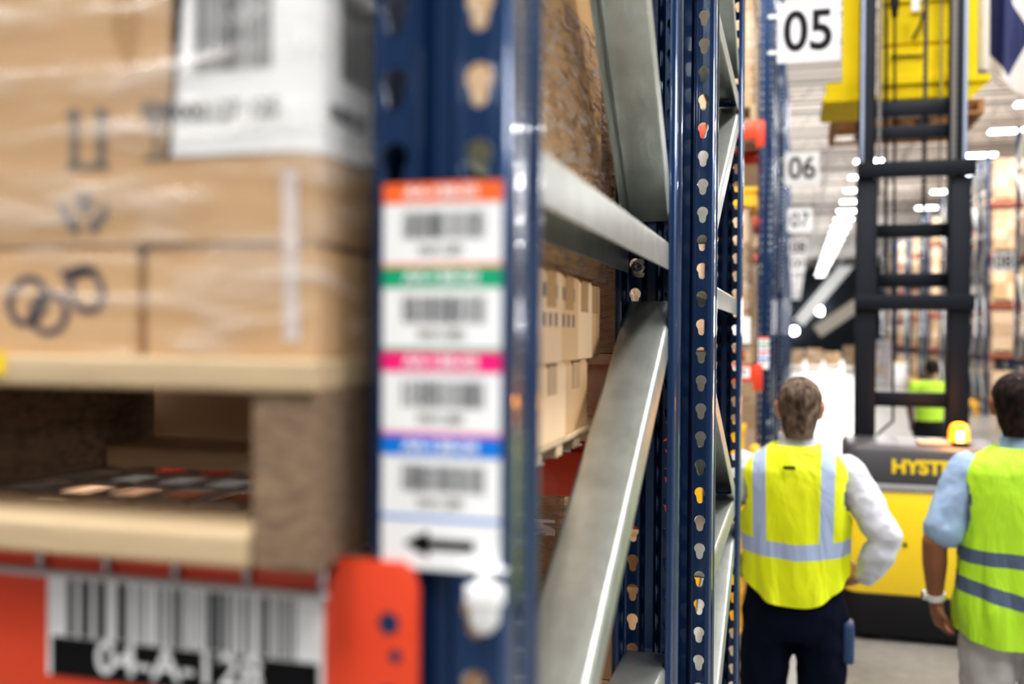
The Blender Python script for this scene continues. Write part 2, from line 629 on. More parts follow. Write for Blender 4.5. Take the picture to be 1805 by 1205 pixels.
def upright_mesh(zh0, zh1):
    mb = MB()
    h, g1, g2, gd = UW / 2, .0185, .0085, .014
    rc = .009

    def strip(x0, x1, y0, y1, z0, z1):
        mb.add([(x0, y0, z0), (x1, y1, z0), (x1, y1, z1), (x0, y0, z1)], [(0, 1, 2, 3)])
    # face strips with a column of keyholes each
    for sx in (-1, 1):
        xa, xb = (-h + rc, -g1) if sx < 0 else (g1, h - rc)
        cx = sx * .0300
        z = zh0
        strip(xa, xb, 0, 0, 0, zh0)
        while z < zh1 - 1e-6:
            za, zb = z, z + PITCH
            hp = hole(cx, z + PITCH / 2)
            ctr = (cx, z + PITCH / 2)
            ob = []
            for (px, pz) in hp:                       # matching points on the cell border
                dx, dz = px - ctr[0], pz - ctr[1]
                tx = ((xb if dx > 0 else xa) - ctr[0]) / dx if abs(dx) > 1e-9 else 1e9
                tz = ((zb if dz > 0 else za) - ctr[1]) / dz if abs(dz) > 1e-9 else 1e9
                t_ = min(tx, tz)
                ob.append([ctr[0] + dx * t_, ctr[1] + dz * t_])
            for c in ((xa, za), (xb, za), (xa, zb), (xb, zb)):   # snap to the corners
                i = min(range(len(ob)), key=lambda q: (ob[q][0] - c[0]) ** 2 + (ob[q][1] - c[1]) ** 2)
                ob[i] = list(c)
            n = len(hp)
            vs = [(a, 0, b) for a, b in hp] + [(a, 0, b) for a, b in ob]
            mb.add(vs, [(i, (i + 1) % n, n + (i + 1) % n, n + i) for i in range(n)])
            z += PITCH
        strip(xa, xb, 0, 0, z, UH)
    lip = [(g1, 0), (g1 - .0022, .0003), (g1 - .0042, .0013), (g1 - .0058, .0030), (g1 - .0068, .0052), (g1 - .0074, .009), (g2 + .0005, gd - .0022), (g2 - .002, gd)]
    prof = [(-a, b) for a, b in lip] + [(a, b) for a, b in lip[::-1]]
    for a, b in zip(prof, prof[1:]):
        strip(a[0], b[0], a[1], b[1], 0, UH)
    for sx in (-1, 1):
        pr = []
        for k in range(5):
            t_ = PI / 2 * k / 4
            pr.append((sx * (h - rc + rc * math.sin(t_)), rc - rc * math.cos(t_)))
        pr.append((sx * h, UD * .45))
        pr.append((sx * (h - .004), UD * .52))
        pr.append((sx * (h - .004), UD * .75))
        pr.append((sx * h, UD * .82))
        for k in range(5):
            t_ = PI / 2 * k / 4
            pr.append((sx * (h - rc + rc * math.cos(t_)), UD - rc + rc * math.sin(t_)))
        pr.append((sx * (h - .0105), UD))
        pr.append((sx * (h - .0108), UD - .004))
        for a, b in zip(pr, pr[1:]):
            strip(a[0], b[0], a[1], b[1], 0, UH)
    me = bpy.data.meshes.new('upright')
    me.from_pydata(mb.v, [], mb.f)
    bm = bmesh.new()
    bm.from_mesh(me)
    bmesh.ops.remove_doubles(bm, verts=bm.verts, dist=1e-5)
    bmesh.ops.recalc_face_normals(bm, faces=bm.faces)
    bm.to_mesh(me)
    bm.free()
    o = bpy.data.objects.new('tmp', me)
    COL.objects.link(o)
    sd = o.modifiers.new('s', 'SOLIDIFY')
    sd.thickness = .0022
    sd.offset = 0
    me2 = bpy.data.meshes.new_from_object(o.evaluated_get(bpy.context.evaluated_depsgraph_get()))
    bpy.data.objects.remove(o)
    me2.name = 'upright'
    for p in me2.polygons:
        p.use_smooth = True
    me2.set_sharp_from_angle(angle=R(35))
    me2.materials.append(MT['blue'])
    return me2


UPR = upright_mesh(.16, 5.6)
FD = 1.067                                            # frame depth


def chan_prof(w=.078, f=.046, t=.0025, r=.007):
    h = w / 2
    pr = [(-h, -f)]
    for k in range(5):
        a = PI / 2 * k / 4
        pr.append((-h + r - r * math.cos(a), -r + r * math.sin(a)))
    for k in range(5):
        a = PI / 2 * k / 4
        pr.append((h - r + r * math.sin(a), -r + r * math.cos(a)))
    pr += [(h, -f), (h - t, -f), (h - t, -t - .004), (h - t - .004, -t), (-h + t + .004, -t), (-h + t, -t - .004), (-h + t, -f)]
    return pr


CH_CACHE = {}


def brace_mesh(kind, ya, za, yb, zb, w=.078, f=.046):
    key = (kind, round(ya, 3), round(za, 3), round(yb, 3), round(zb, 3), w, f)
    if key not in CH_CACHE:
        d = Vector((0, yb - ya, zb - za)).normalized()
        n = Vector((1, 0, 0)).cross(d)
        mb = MB().ext(chan_prof(w, f), (0, ya, za), (0, yb, zb), (1, 0, 0), n)
        CH_CACHE[key] = mb.mesh(kind, MT['galv'], smooth=40)
    return CH_CACHE[key]


def bolt_mesh():
    if 'bolt' not in CH_CACHE:
        mb = MB()
        mb.tube([(0, 0, 0), (0, 0, .008)], [.0085, .0085], 6, caps=False)
        mb.tube([(0, 0, .008), (0, 0, .019)], [.006, .0055], 10)
        mb.tube([(0, 0, -.003), (0, 0, 0)], [.012, .012], 14, caps=False)
        CH_CACHE['bolt'] = mb.mesh('bolt', MT['bolt'], smooth=35)
    return CH_CACHE['bolt']


def plate_mesh():
    if 'plate' not in CH_CACHE:
        mb = MB().box(-.075, .075, -.03, .13, 0, .01)
        for x, y in ((-.055, -.01), (.055, .11)):
            mb.cyl((x, y, .01), (x, y, .026), .011, 6)
        CH_CACHE['plate'] = mb.mesh('base_plate', MT['galv'], smooth=0, bevel=.002)
    return CH_CACHE['plate']


GENB = []
z = .25
k = 0
while z < 5.9:
    GENB.append((z, z))
    if k % 2 == 0:
        GENB.append((z + .08, z + .98))
    else:
        GENB.append((z + .98, z + .08))
    z += 1.06
    k += 1


def rack_frame(label, xe, y0, braces=None, group=None, bolts=True):
    """two uprights tied by channel braces; xe is the face on the cross aisle"""
    t = thing('rack_frame', label, 'rack frame', (xe - UW / 2, y0, 0), 0, group)
    link('upright', UPR, t)
    link('upright', UPR, t, (0, FD, 0), PI)
    for y, s in ((0, 0), (FD, PI)):
        link('base_plate', plate_mesh(), t, (0, y, 0), s)
    ya, yb = .045, FD - .03
    for za, zb in (braces or GENB):
        kind = 'horizontal_brace' if abs(za - zb) < .02 else 'diagonal_brace'
        link(kind, brace_mesh(kind, ya, za, yb, zb), t)
    return t


def load_beam_mesh(L, h=.112, far=False):
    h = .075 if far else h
    key = ('beam', round(L, 2), h)
    if key not in CH_CACHE:
        # step beam: lower ledge at the back carries the deck
        pr = [(0, 0), (0, -h), (.045, -h), (.045, -.036), (.028, -.036), (.028, 0)]
        mb = MB()
        pr2 = [(a, b) for a, b in pr]
        mb.ext(pr2, (-L, 0, 0), (0, 0, 0), (0, 1, 0), (0, 0, 1))
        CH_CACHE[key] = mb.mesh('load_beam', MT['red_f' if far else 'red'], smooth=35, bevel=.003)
    return CH_CACHE[key]


def connector_mesh():
    if 'conn' not in CH_CACHE:
        mb = MB()
        # plate that laps over the upright face (x to the right), a wing and two rivets
        out = [(-.022, -.17), (-.022, .010), (.028, .010), (.036, .004), (.040, -.006), (.040, -.17)]
        vs = [(x, -.004, z_) for x, z_ in out] + [(x, 0, z_) for x, z_ in out]
        n = len(out)
        mb.add(vs, [tuple(range(n)), tuple(range(n, 2 * n))[::-1]] + [(i, (i + 1) % n, n + (i + 1) % n, n + i) for i in range(n)])
        mb.box(-.006, -.002, -.002, .055, -.165, .008)
        CH_CACHE['conn'] = mb.mesh('end_connector', MT['red'], smooth=35, bevel=.0012)
        mr = MB()
        for q in (-.032, -.083, -.134):
            mr.tube([(.018, -.0045, q), (.018, -.0035, q)], [.0075, .0075], 14, caps=False)
            mr.tube([(.023, -.0045, q - .022), (.023, -.0035, q - .022)], [.0045, .0045], 12, caps=False)
        CH_CACHE['connslot'] = mr.mesh('connector_slot', MT['blue'], smooth=35)
    return CH_CACHE['conn']


def load_beam(label, xr, y, ztop, L=2.6, back=False, group=None, conn=True, far=False):
    t = thing('load_beam', label, 'rack beam', (xr, y, ztop), PI if back else 0, group)
    b = link('beam', load_beam_mesh(L, far=far), t)
    if back:
        b.location.x = L
    if conn:
        c = link('end_connector', connector_mesh(), t)
        link('connector_slot', CH_CACHE['connslot'], c)
        if back:
            c.scale = (-1, 1, 1)
    return t


# --- row A, the bay right in front of us (label colours, frame and beam)
XA, YA = -.1845, .634
XB, YB = -.143, 1.83
frA = rack_frame('blue upright pair with galvanized braces nearest the lens, bearing a colour-coded barcode strip', XA, YA,
                 braces=[(1.95 + .149, 1.95 + .149), (1.95 - .525, 1.95 + .055), (1.95 + 1.15, 1.95 + .19), (1.95 - .535, 1.95 - .535),
                         (.9, 1.3), (.55, .55), (.25, .25), (3.25, 3.25), (3.33, 4.2), (4.3, 4.3), (4.4, 5.3), (5.4, 5.4)])
frB = rack_frame('sharp blue upright pair with keyholes and galvanized braces just behind the nearest one', XB, YB,
                 braces=[(1.95 + .66, 1.95 + .66), (1.95 + .10, 1.95 + .10), (1.95 - .45, 1.95 - .45), (1.95 - 1.0, 1.95 - 1.0), (.45, .45), (.2, .2),
                         (1.95 + .17, 1.95 + .64), (1.95 - .03, 1.95 - .44), (1.95 - .93, 1.95 - .53), (.5, .9),
                         (1.95 + 1.15, 1.95 + .72), (3.2, 3.2), (3.3, 4.2), (4.3, 4.3), (5.3, 5.3)])
frB.children[0].name = 'upright'
# bolts that clamp the braces of the near frame to its rear upright
for dz in (.238, .112, .27, -.60):
    b = link('bolt', bolt_mesh(), frA, (-.022, FD - .0025, 1.95 + dz))
    b.scale = (1.35, 1.35, 1.9)
    b.rotation_euler = (PI / 2, 0, 0)

# --- the colour-coded strip on the near upright
yl = YA - .0012
tl = at(676, 325, yl)
br = at(881, 1013, yl)
X0, X1 = tl.x, br.x
ZT, ZB = tl.z, br.z
strip = thing('label_strip', 'tmp', 'label')
lab_root = strip
lab_root.location = (0, 0, 0)
lab_root.parent = frA
for k in ('label', 'category'):
    del lab_root[k]
lab_root['label'] = 'strip of four coloured barcode labels above a black arrow'
lab_root.location = -frA.location
HT = ZT - ZB
MB().poly([(X0, yl, ZB), (X1, yl, ZB), (X1, yl, ZT), (X0, yl, ZT)]).build('label_paper', MT['white'], lab_root, smooth=0)
cols = ['org_l', 'grn_l', 'pnk_l', 'blu_l']
seg = (1003 - 325) * 0 + HT * (925 - 325) / (1013 - 325) / 4
names = ['orange', 'green', 'pink', 'blue']
y2, y3 = yl - .0004, yl - .0007
for i in range(4):
    zt = ZT - i * seg
    o = MB().poly([(X0, y2, zt - seg * .235), (X1, y2, zt - seg * .235), (X1, y2, zt), (X0, y2, zt)]).poly(
        [(X0, y2, zt - seg * .995), (X1, y2, zt - seg * .995), (X1, y2, zt - seg * .955), (X0, y2, zt - seg * .955)]).build('colour_band', MT[cols[i]], lab_root, smooth=0)
    o['label'] = names[i] + ' band'
    w = X1 - X0
    bars(MB(), X0 + w * .17, X1 - w * .13, zt - seg * .66, zt - seg * .34, y2, 11 + i, 46).build('barcode', MT['bar'], lab_root, smooth=0)
    text('lettering', 'A%d-128-0%d' % (4, i + 1), seg * .19, ((X0 + X1) / 2, y3, zt - seg * .12), MT['white'], lab_root, bold=.0003, xs=1.15)
    text('lettering', '04A128%d' % (i + 1), seg * .16, ((X0 + X1) / 2, y2, zt - seg * .79), MT['ink'], lab_root)
# arrow
za = at(780, 960, yl).z
xa0, xa1 = at(712, 960, yl).x, at(836, 960, yl).x
hh = .0095
MB().poly([(xa0, y2, za), (xa0 + .018, y2, za - hh), (xa0 + .018, y2, za - .0036), (xa1, y2, za - .0036), (xa1, y2, za + .0036), (xa0 + .018, y2, za + .0036), (xa0 + .018, y2, za + hh)]).build('arrow', MT['black'], lab_root, smooth=0)

# --- white plastic clip in the keyhole under the strip
p = at(858, 1072, YA)
clip = MB()
clip.loft([(-.014, 0, 0, .005, .006), (-.008, 0, 0, .010, .008), (.004, 0, 0, .011, .009), (.006, 0, 0, .0135, .011), (.016, 0, 0, .0135, .011), (.018, 0, 0, .006, .006), (.026, 0, 0, .004, .004)], 20)
clip.box(-.014, .014, -.004, .004, .0255, .0285)
c = clip.build('locking_clip', MT['sign'], frA, smooth=40)
c.location = Vector((p.x, YA - .005, p.z)) - frA.location

# --- beam with the shelf label
ZA = at(660, 1003, YA - .006).z - .004
xbe = XA - UW + .001
bmA = load_beam('red-orange beam with large barcode shelf label under the wooden pallet', xbe, YA - .002, ZA, 2.62)
lab = link('shelf_label', None, bmA)
lab.location = -bmA.location
ys = YA - .0032
a0, a1 = at(84, 1020, ys), at(572, 1050, ys)
lx0, lx1 = a0.x, a1.x
lzt = (a0.z + a1.z) / 2
lzm = at(330, 1145, ys).z
lzb = lzt - .075
MB().poly([(lx0, ys, lzb), (lx1, ys, lzb), (lx1, ys, lzt), (lx0, ys, lzt)]).build('label_paper', MT['white'], lab, smooth=0)
MB().poly([(lx0 + .004, ys - .0003, lzb), (lx1 - .004, ys - .0003, lzb), (lx1 - .004, ys - .0003, lzm), (lx0 + .004, ys - .0003, lzm)]).build('black_band', MT['black'], lab, smooth=0)
bars(MB(), lx0 + .018, lx1 - .020, lzm + .001, lzt - .001, ys - .0003, 5, 22).build('barcode', MT['bar'], lab, smooth=0)
text('lettering', '04-A-128', .034, ((lx0 + lx1) / 2 - .002, ys - .0006, lzm - .0135), MT['white'], lab, bold=.0004, xs=1.08)

ZRA = ZA
load_beam('plain red rear beam of the nearest bay seen behind the diagonal brace', XA - UW + .001, YA + FD + .002, ZA, 2.62, back=True)
for zz, nm in ((3.4, 'middle'), (5.05, 'top')):
    load_beam('red front beam over the nearest bay, %s level' % nm, XA - UW, YA - .002, zz, 2.62)

# --- wire deck on the near bay
deck = thing('wire_mesh_deck', 'galvanized wire mesh deck with hooked front edge under the wooden pallet', 'wire deck', (0, 0, 0))
zd = ZA + .004
wxs = []
x = XA - UW - .030
yb_ = YA - .0075
hw = MB()
for i in range(22):
    xx = x - i * .0585
    hw.tube([(xx, yb_, zd - .022), (xx, yb_, zd - .003), (xx, yb_ + .006, zd), (xx, YA + FD - .03, zd)], .0031, 8)
hw.build('lengthwise_wires', MT['wire'], deck, smooth=60)
cw = MB()
xr_, xl_ = x + .003, x - 21 * .0585
cw.tube([(xl_, yb_ - .003, zd - .020), (xr_, yb_ - .003, zd - .020)], .0036, 8)
for i in range(13):
    yy = YA + .06 + i * .078
    cw.tube([(xl_, yy, zd - .0055), (xr_, yy, zd - .0055)], .0027, 8)
cw.build('cross_wires', MT['wire'], deck, smooth=60)
for xx in (x - .1, x - .55, x - 1.05):
    MB().ext(chan_prof(.05, .018, .002, .003), (xx, YA + .035, zd - .0085), (xx, YA + FD - .04, zd - .0085), (1, 0, 0), (0, 0, 1)).build('support_channel', MT['galv'], deck)

# --------------------------------------------------------------- pallets etc.
def pallet(label, xr, y0, z0, W, D, ss=.0966, bt=.024, db=.022, mats=('wood', 'wood', 'wood_d'), group=None, st=.048, mid=True):
    """stringer pallet, right edge xr, front y0, standing on z0"""
    t = thing('pallet', label, 'pallet', (xr, y0, z0), 0, group)
    hz = ss + bt
    for x in (-st, -W / 2 - st / 2, -W):
        MB().box(x, x + st, .004, D, 0, hz).build('stringer', MT[mats[2]], t, smooth=0, bevel=.003)
    nb = max(3, int(D / .13))
    for i in range(nb):
        yy = i * (D - .09) / (nb - 1)
        MB().box(-W, 0, yy, yy + .09, hz, hz + db).build('deck_board', MT[mats[0]], t, smooth=0, bevel=.003)
    for yy in ((.001, D / 2 - .045, D - .095) if mid else (.001, D - .095)):
        for x0, x1 in ((-W / 2 + st / 2, -st), (-W + st, -W / 2 - st / 2)):
            MB().box(x0, x1, yy, yy + .09, 0, bt).build('bottom_board', MT[mats[1]], t, smooth=0, bevel=.003)
    t['deck_top'] = hz + db
    return t


def carton_mesh(W, D, H, m, r=.006, name='carton', bulge=0):
    """closed carton: shell with a flap gap across the top and a small bulge"""
    key = ('c', round(W, 3), round(D, 3), round(H, 3), m, r, bulge)
    if key in CH_CACHE:
        return CH_CACHE[key]
    mb = MB()
    g = .0015
    q = max(r, .002)
    pl_ = []
    for cx, cy, a0 in ((W - q, q, -PI / 2), (W - q, D - q, 0), (q, D - q, PI / 2), (q, q, PI)):
        for k in range(7):
            a = a0 + PI / 2 * k / 6
            pl_.append((cx + q * math.cos(a), cy + q * math.sin(a)))
    mb.ext(pl_, (0, 0, 0), (0, 0, H - .004), (1, 0, 0), (0, 1, 0))
    mb.box(q * .4, W - q * .4, q * .4, D / 2 - g, H - .0045, H)
    mb.box(q * .4, W - q * .4, D / 2 + g, D - q * .4, H - .0045, H)
    CH_CACHE[key] = mb.mesh(name, MT[m], smooth=40)
    return CH_CACHE[key]


def carton(label, x, y, z, W, D, H, m='card', r=.005, tape=True, group=None):
    t = thing('carton', label, 'cardboard box', (x, y, z), 0, group)
    link('box', carton_mesh(W, D, H, m, r), t)
    if tape:
        key = ('tape', round(W, 3), round(D, 3), round(H, 3))
        if key not in CH_CACHE:
            e = .0007
            mb = MB()
            mb.box(-e, W + e, D / 2 - .024, D / 2 + .024, H - .002, H + e)
            mb.box(W - .001, W + e, D / 2 - .024, D / 2 + .024, H - min(.06, H * .4), H)
            mb.box(-e, .001, D / 2 - .024, D / 2 + .024, H - min(.06, H * .4), H)
            CH_CACHE[key] = mb.mesh('tape', MT['tape'], smooth=0)
        link('tape', CH_CACHE[key], t)
    return t


MT['strip'] = mat('strip_painted_glint', (.66, .58, .56), .25, var=.1)  # opaque pale tone paints the glint on clear tape
# --- near pallet and its load
YP = .587
pr = at(553, 700, YP)
XP = min(pr.x, XA - UW - .006)
ZPB = zd + .003
pal = pallet('weathered wooden pallet on the wire deck beneath two film-wrapped boxes', XP, YP, ZPB, 1.0, .50, ss=at(500, 692, YP).z - ZPB - .024, mid=False)
ZPT = ZPB + pal['deck_top']
del pal['deck_top']
# bit of yellow tape on the front board
q = at(2, 640, YP)
MB().box(q.x - XP - .02, q.x - XP + .004, -.0015, 0, q.z - ZPB - .008, q.z - ZPB + .008).build('yellow_sticker', MT['yel'], pal, smooth=0)
YBX = YP + .008
XBX = at(552, 500, YBX).x
z425 = at(300, 428, YBX).z
d_low = z425 - ZPT
xl1 = at(243, 530, YBX).x
lowR = carton('plain lower box at right corner of the near pallet, under the white-labelled box', xl1 + .0015, YBX, ZPT + .0005, XBX - xl1 - .0015, .40, d_low - .002, 'card', r=.012)
lowL = carton('lower box marked with a handwritten double loop on the near pallet', xl1 - .42, YBX, ZPT + .0005, .419, .40, d_low - .002, 'card', r=.006)
upB = carton('large upper box with printed handling symbols and a white label folded round its corner', XBX - .62, YBX + .0005, z425, .62, .44, .30, 'card', r=.018)


def pflat(name, polys, Y, m, parent, off=.0006):
    """flat print on the face at depth Y; polys given as photo points"""
    mb = MB()
    for pg in polys:
        pts = []
        for u, v in pg:
            w = at(u, v, Y - off)
            pts.append((w.x - parent.location.x, Y - off - parent.location.y, w.z - parent.location.z))
        mb.poly(pts)
    return mb.build(name, m, parent, smooth=0)


def ell(cx, cy, rx, ry, n=18, a=0):
    return [(cx + rx * math.cos(2 * PI * k / n) * math.cos(a) - ry * math.sin(2 * PI * k / n) * math.sin(a),
             cy + rx * math.cos(2 * PI * k / n) * math.sin(a) + ry * math.sin(2 * PI * k / n) * math.cos(a)) for k in range(n)]


def ring(cx, cy, rx, ry, w, a=0, n=26):
    o, i = ell(cx, cy, rx + w / 2, ry + w / 2, n, a), ell(cx, cy, rx - w / 2, ry - w / 2, n, a)
    return [[o[k], o[(k + 1) % n], i[(k + 1) % n], i[k]] for k in range(n)]


YU = YBX + .0005
pflat('handling_symbol', [[(123, 205), (138, 205), (138, 292), (123, 292)], [(170, 205), (186, 205), (186, 292), (170, 292)], [(118, 288), (191, 288), (191, 298), (118, 298)],
                          [(112, 205), (130, 188), (149, 205)], [(160, 205), (178, 188), (197, 205)]], YU, MT['ink'], upB)['label'] = 'two upright arrows'
pflat('handling_symbol', [[(248, 180), (300, 180), (298, 205), (285, 226), (264, 226), (250, 205)], [(270, 226), (279, 226), (279, 275), (270, 275)], [(252, 275), (298, 275), (298, 283), (252, 283)]], YU, MT['ink'], upB)['label'] = 'wine glass'
pflat('handling_symbol', [ell(148, 357, 16, 19), [(103, 358), (113, 358), (124, 378), (140, 390), (140, 412), (128, 412), (108, 384)], [(193, 358), (183, 358), (172, 378), (157, 390), (157, 412), (169, 412), (188, 384)]], YU, MT['ink'], upB)['label'] = 'two hands holding a ball'
pflat('marker_writing', ring(48, 530, 30, 40, 13, .25) + ring(86, 552, 30, 34, 13, .25) + ring(152, 512, 28, 36, 13, -.25) + [[(105, 478), (150, 464), (176, 474), (150, 488), (108, 492)]], YBX, MT['marker'], lowL)
pflat('packing_tape', [[(196, -60), (244, -60), (244, 60), (232, 150), (196, 60)]], YU, MT['tape'], upB, off=.0004)
pflat('packing_tape', [[(528, 600), (500, 600), (496, 300), (524, 300)]], YU, MT['strip'], upB, off=.0009)['label'] = 'clear strip with its glint painted pale'


# white label wrapped round the corner of the upper box
def wrap_pt(s, z_, out=.0012):
    """s runs along the front face to the right, round the corner, then back along the side"""
    rc = .018
    xs_, ys_ = XBX, YU
    L1 = .30
    sf = s - (XBX - rc)                               # distance past the start of the bend
    if sf <= 0:
        return (s, ys_ - out, z_)
    arc = rc * PI / 2
    if sf < arc:
        a = sf / rc
        return (xs_ - rc + (rc + out) * math.sin(a), ys_ + rc - (rc + out) * math.cos(a), z_)
    return (xs_ + out, ys_ + rc + (sf - arc), z_)


wl = link('shipping_label', None, upB)
wl.location = -upB.location
s0 = at(292, 200, YU).x
zb0 = at(330, 275, YU).z
ns = 40
S1 = XBX + .100
mb = MB()
zt0 = zb0 + .165
skew = at(318, 0, YU).x - at(292, 275, YU).x
for i in range(ns):
    a, b = s0 + (S1 - s0) * i / ns, s0 + (S1 - s0) * (i + 1) / ns
    mb.poly([wrap_pt(a, zb0), wrap_pt(b, zb0), wrap_pt(b + .0, zt0), wrap_pt(a + (.02 if i == 0 else 0), zt0)])
mb.build('label_paper', MT['white'], wl, smooth=60)
z1, z2 = at(400, 125, YU).z, at(400, -40, YU).z
xq0, xq1 = at(345, 100, YU).x, at(482, 100, YU).x
bars(MB(), xq0, xq1, z1, z2, YU - .0018, 21, 40).build('barcode', MT['bar'], wl, smooth=0)
sq = XBX + .028
bars(MB(), sq, sq + .060, z1, z2, 0, 22, 36, fn=lambda s, zz: wrap_pt(s, zz, .0018)).build('barcode', MT['bar'], wl, smooth=0)
tz = at(400, 195, YU).z
text('lettering', '0000127 125', .0165, ((at(310, 195, YU).x + at(478, 195, YU).x) / 2, YU - .0018, tz), MT['bar'], wl)
text('lettering', '0000127', .0165, (XBX + .0018, YU + .048, tz), MT['bar'], wl, rot=(PI / 2, 0, PI / 2))

# film round the near load
def shell(x0, x1, y0, y1, z0, z1, r, bow=0, nseg=5, nz=14, dx=None, jag=0):
    """open tube of film with rounded corners; bow swells it, dx(z) leans it"""
    mb = MB()
    rows = []
    rg = random.Random(3)
    for i in range(nz + 1):
        z_ = z0 + (z1 - z0) * i / nz
        b = bow * math.sin(PI * i / nz)
        ring_ = []
        for cx, cy, a0 in ((x1 - r, y0 + r, -PI / 2), (x1 - r, y1 - r, 0), (x0 + r, y1 - r, PI / 2), (x0 + r, y0 + r, PI)):
            for k in range(nseg + 1):
                a = a0 + PI / 2 * k / nseg
                j = rg.uniform(-jag, jag)
                o = dx(z_) if (dx and math.cos(a) > .2) else 0
                ring_.append((cx + (r + b + j) * math.cos(a) + o, cy + (r + b + j) * math.sin(a), z_))
        rows.append(ring_)
    n = len(rows[0])
    vs = [p_ for r_ in rows for p_ in r_]
    fs = [(i * n + j, i * n + (j + 1) % n, (i + 1) * n + (j + 1) % n, (i + 1) * n + j) for i in range(nz) for j in range(n)]
    return mb.add(vs, fs)


flm = shell(xl1 - .425, XBX + .004, YBX - .004, YBX + .446, ZPT + .002, z425 + .302, .02, .001, nseg=6).build('stretch_film', MT['film'], None, smooth=60, recalc=False)
tag(flm, 'clear stretch film wound round the boxes on the near wooden pallet', 'plastic film')

# --- rear load in the near bay: low cartons on a skid, crumpled film above
YR0, YR1 = 1.115, 1.60
XR = -.288
zs = zd + .003
sk = thing('skid', 'thin wooden skid with small feet under the cartons at back of the near bay', 'pallet', (XR, YR0, zs))
MB().box(-.9, 0, 0, YR1 - YR0, .016, .024).build('top_sheet', MT['wood'], sk, smooth=0, bevel=.002)
for i in range(5):
    MB().box(-.9, -.002, .01 + i * .108, .045 + i * .108, 0, .016).build('runner', MT['wood'], sk, smooth=0, bevel=.002)
zc = zs + .0245
hs = [(.098, [(YR0 + .005, .16), (YR0 + .17, .165)], 'lower'), (.115, [(YR0 + .003, .125), (YR0 + .131, .125), (YR0 + .259, .125), (YR0 + .387, .09)], 'upper')]
where = {('lower', 0): 'first carton in bottom course of the rear stack behind the near upright', ('lower', 1): 'second carton in bottom course of the rear stack, beside the wrapped bundle',
         ('upper', 0): 'first carton in second course of the rear stack, under crumpled film', ('upper', 1): 'second carton in second course of the rear stack, under crumpled film',
         ('upper', 2): 'third carton in second course of the rear stack, under crumpled film', ('upper', 3): 'last narrow carton in second course of the rear stack'}
for h_, row, nm in hs:
    for i, (yy, d_) in enumerate(row):
        W_ = .86
        cc = carton(where[(nm, i)], XR - W_ + (.0 if nm == 'lower' else .003) - i * .006, yy, zc, W_, d_ - .002, h_ - .0015, 'card_p' if (i + len(nm)) % 2 else 'card', r=.005, group='cartons at the back of the near bay')
        if nm == 'upper' and i < 2:
            mb = MB()
            for a in range(3):
                for b_ in range(2):
                    mb.box(W_ - .0002, W_ + .0006, .02 + a * .03, .032 + a * .03, h_ - .035 - b_ * .035, h_ - .018 - b_ * .035)
            mb.build('printed_marks', MT['ink'], cc, smooth=0)
    zc += h_
cr = thing('wrapped_bundle', 'dark brown bundle in crumpled stretch film above the rear cartons', 'wrapped goods', (0, 0, 0))
MB().box(XR - .55, XR - .012, YR0 + .004, YR1 - .01, zc + .004, zc + 1.0).build('carton_block', MT['card_d'], cr, smooth=0, bevel=.02, bseg=3)
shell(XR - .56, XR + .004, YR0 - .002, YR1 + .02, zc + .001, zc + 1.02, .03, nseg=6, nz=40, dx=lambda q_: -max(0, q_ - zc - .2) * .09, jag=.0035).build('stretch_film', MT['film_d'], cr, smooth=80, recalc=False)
sb = thing('wrapped_bundle', 'small clear-wrapped bundle in the gap beside the lower rear carton', 'wrapped goods', (0, 0, 0))
MB().box(XR - .22, XR - .04, YR0 + .36, YR0 + .45, zs + .026, zs + .118).build('carton_block', MT['card'], sb, smooth=0, bevel=.008, bseg=2)
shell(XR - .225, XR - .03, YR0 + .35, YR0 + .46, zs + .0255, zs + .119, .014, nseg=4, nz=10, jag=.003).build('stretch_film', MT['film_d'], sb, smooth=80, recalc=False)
# ------------------------------------------------ plain wire decks
def dk(label, x, y, z, group):
    if 'dk' not in CH_CACHE:
        mb = MB()
        for i in range(26):
            mb.box(.02 + i * .1, .026 + i * .1, 0, FD - .04, 0, .005)
        for i in range(9):
            mb.box(.02, 2.56, .02 + i * .12, .026 + i * .12, -.005, 0)
        CH_CACHE['dk'] = mb.mesh('wire_grid', MT['wire'], smooth=0)
        CH_CACHE['dk2'] = MB().ext(chan_prof(.06, .02, .002, .003), (0, .02, -.005), (0, FD - .06, -.005), (1, 0, 0), (0, 0, 1)).mesh('support_channel', MT['galv'])
    t = thing('wire_mesh_deck', label, 'wire deck', (x, y, z), 0, group)
    link('wire_grid', CH_CACHE['dk'], t)
    for q in (.55, 1.67, 2.08, .15):
        link('support_channel', CH_CACHE['dk2'], t, (q, 0, 0))
    return t


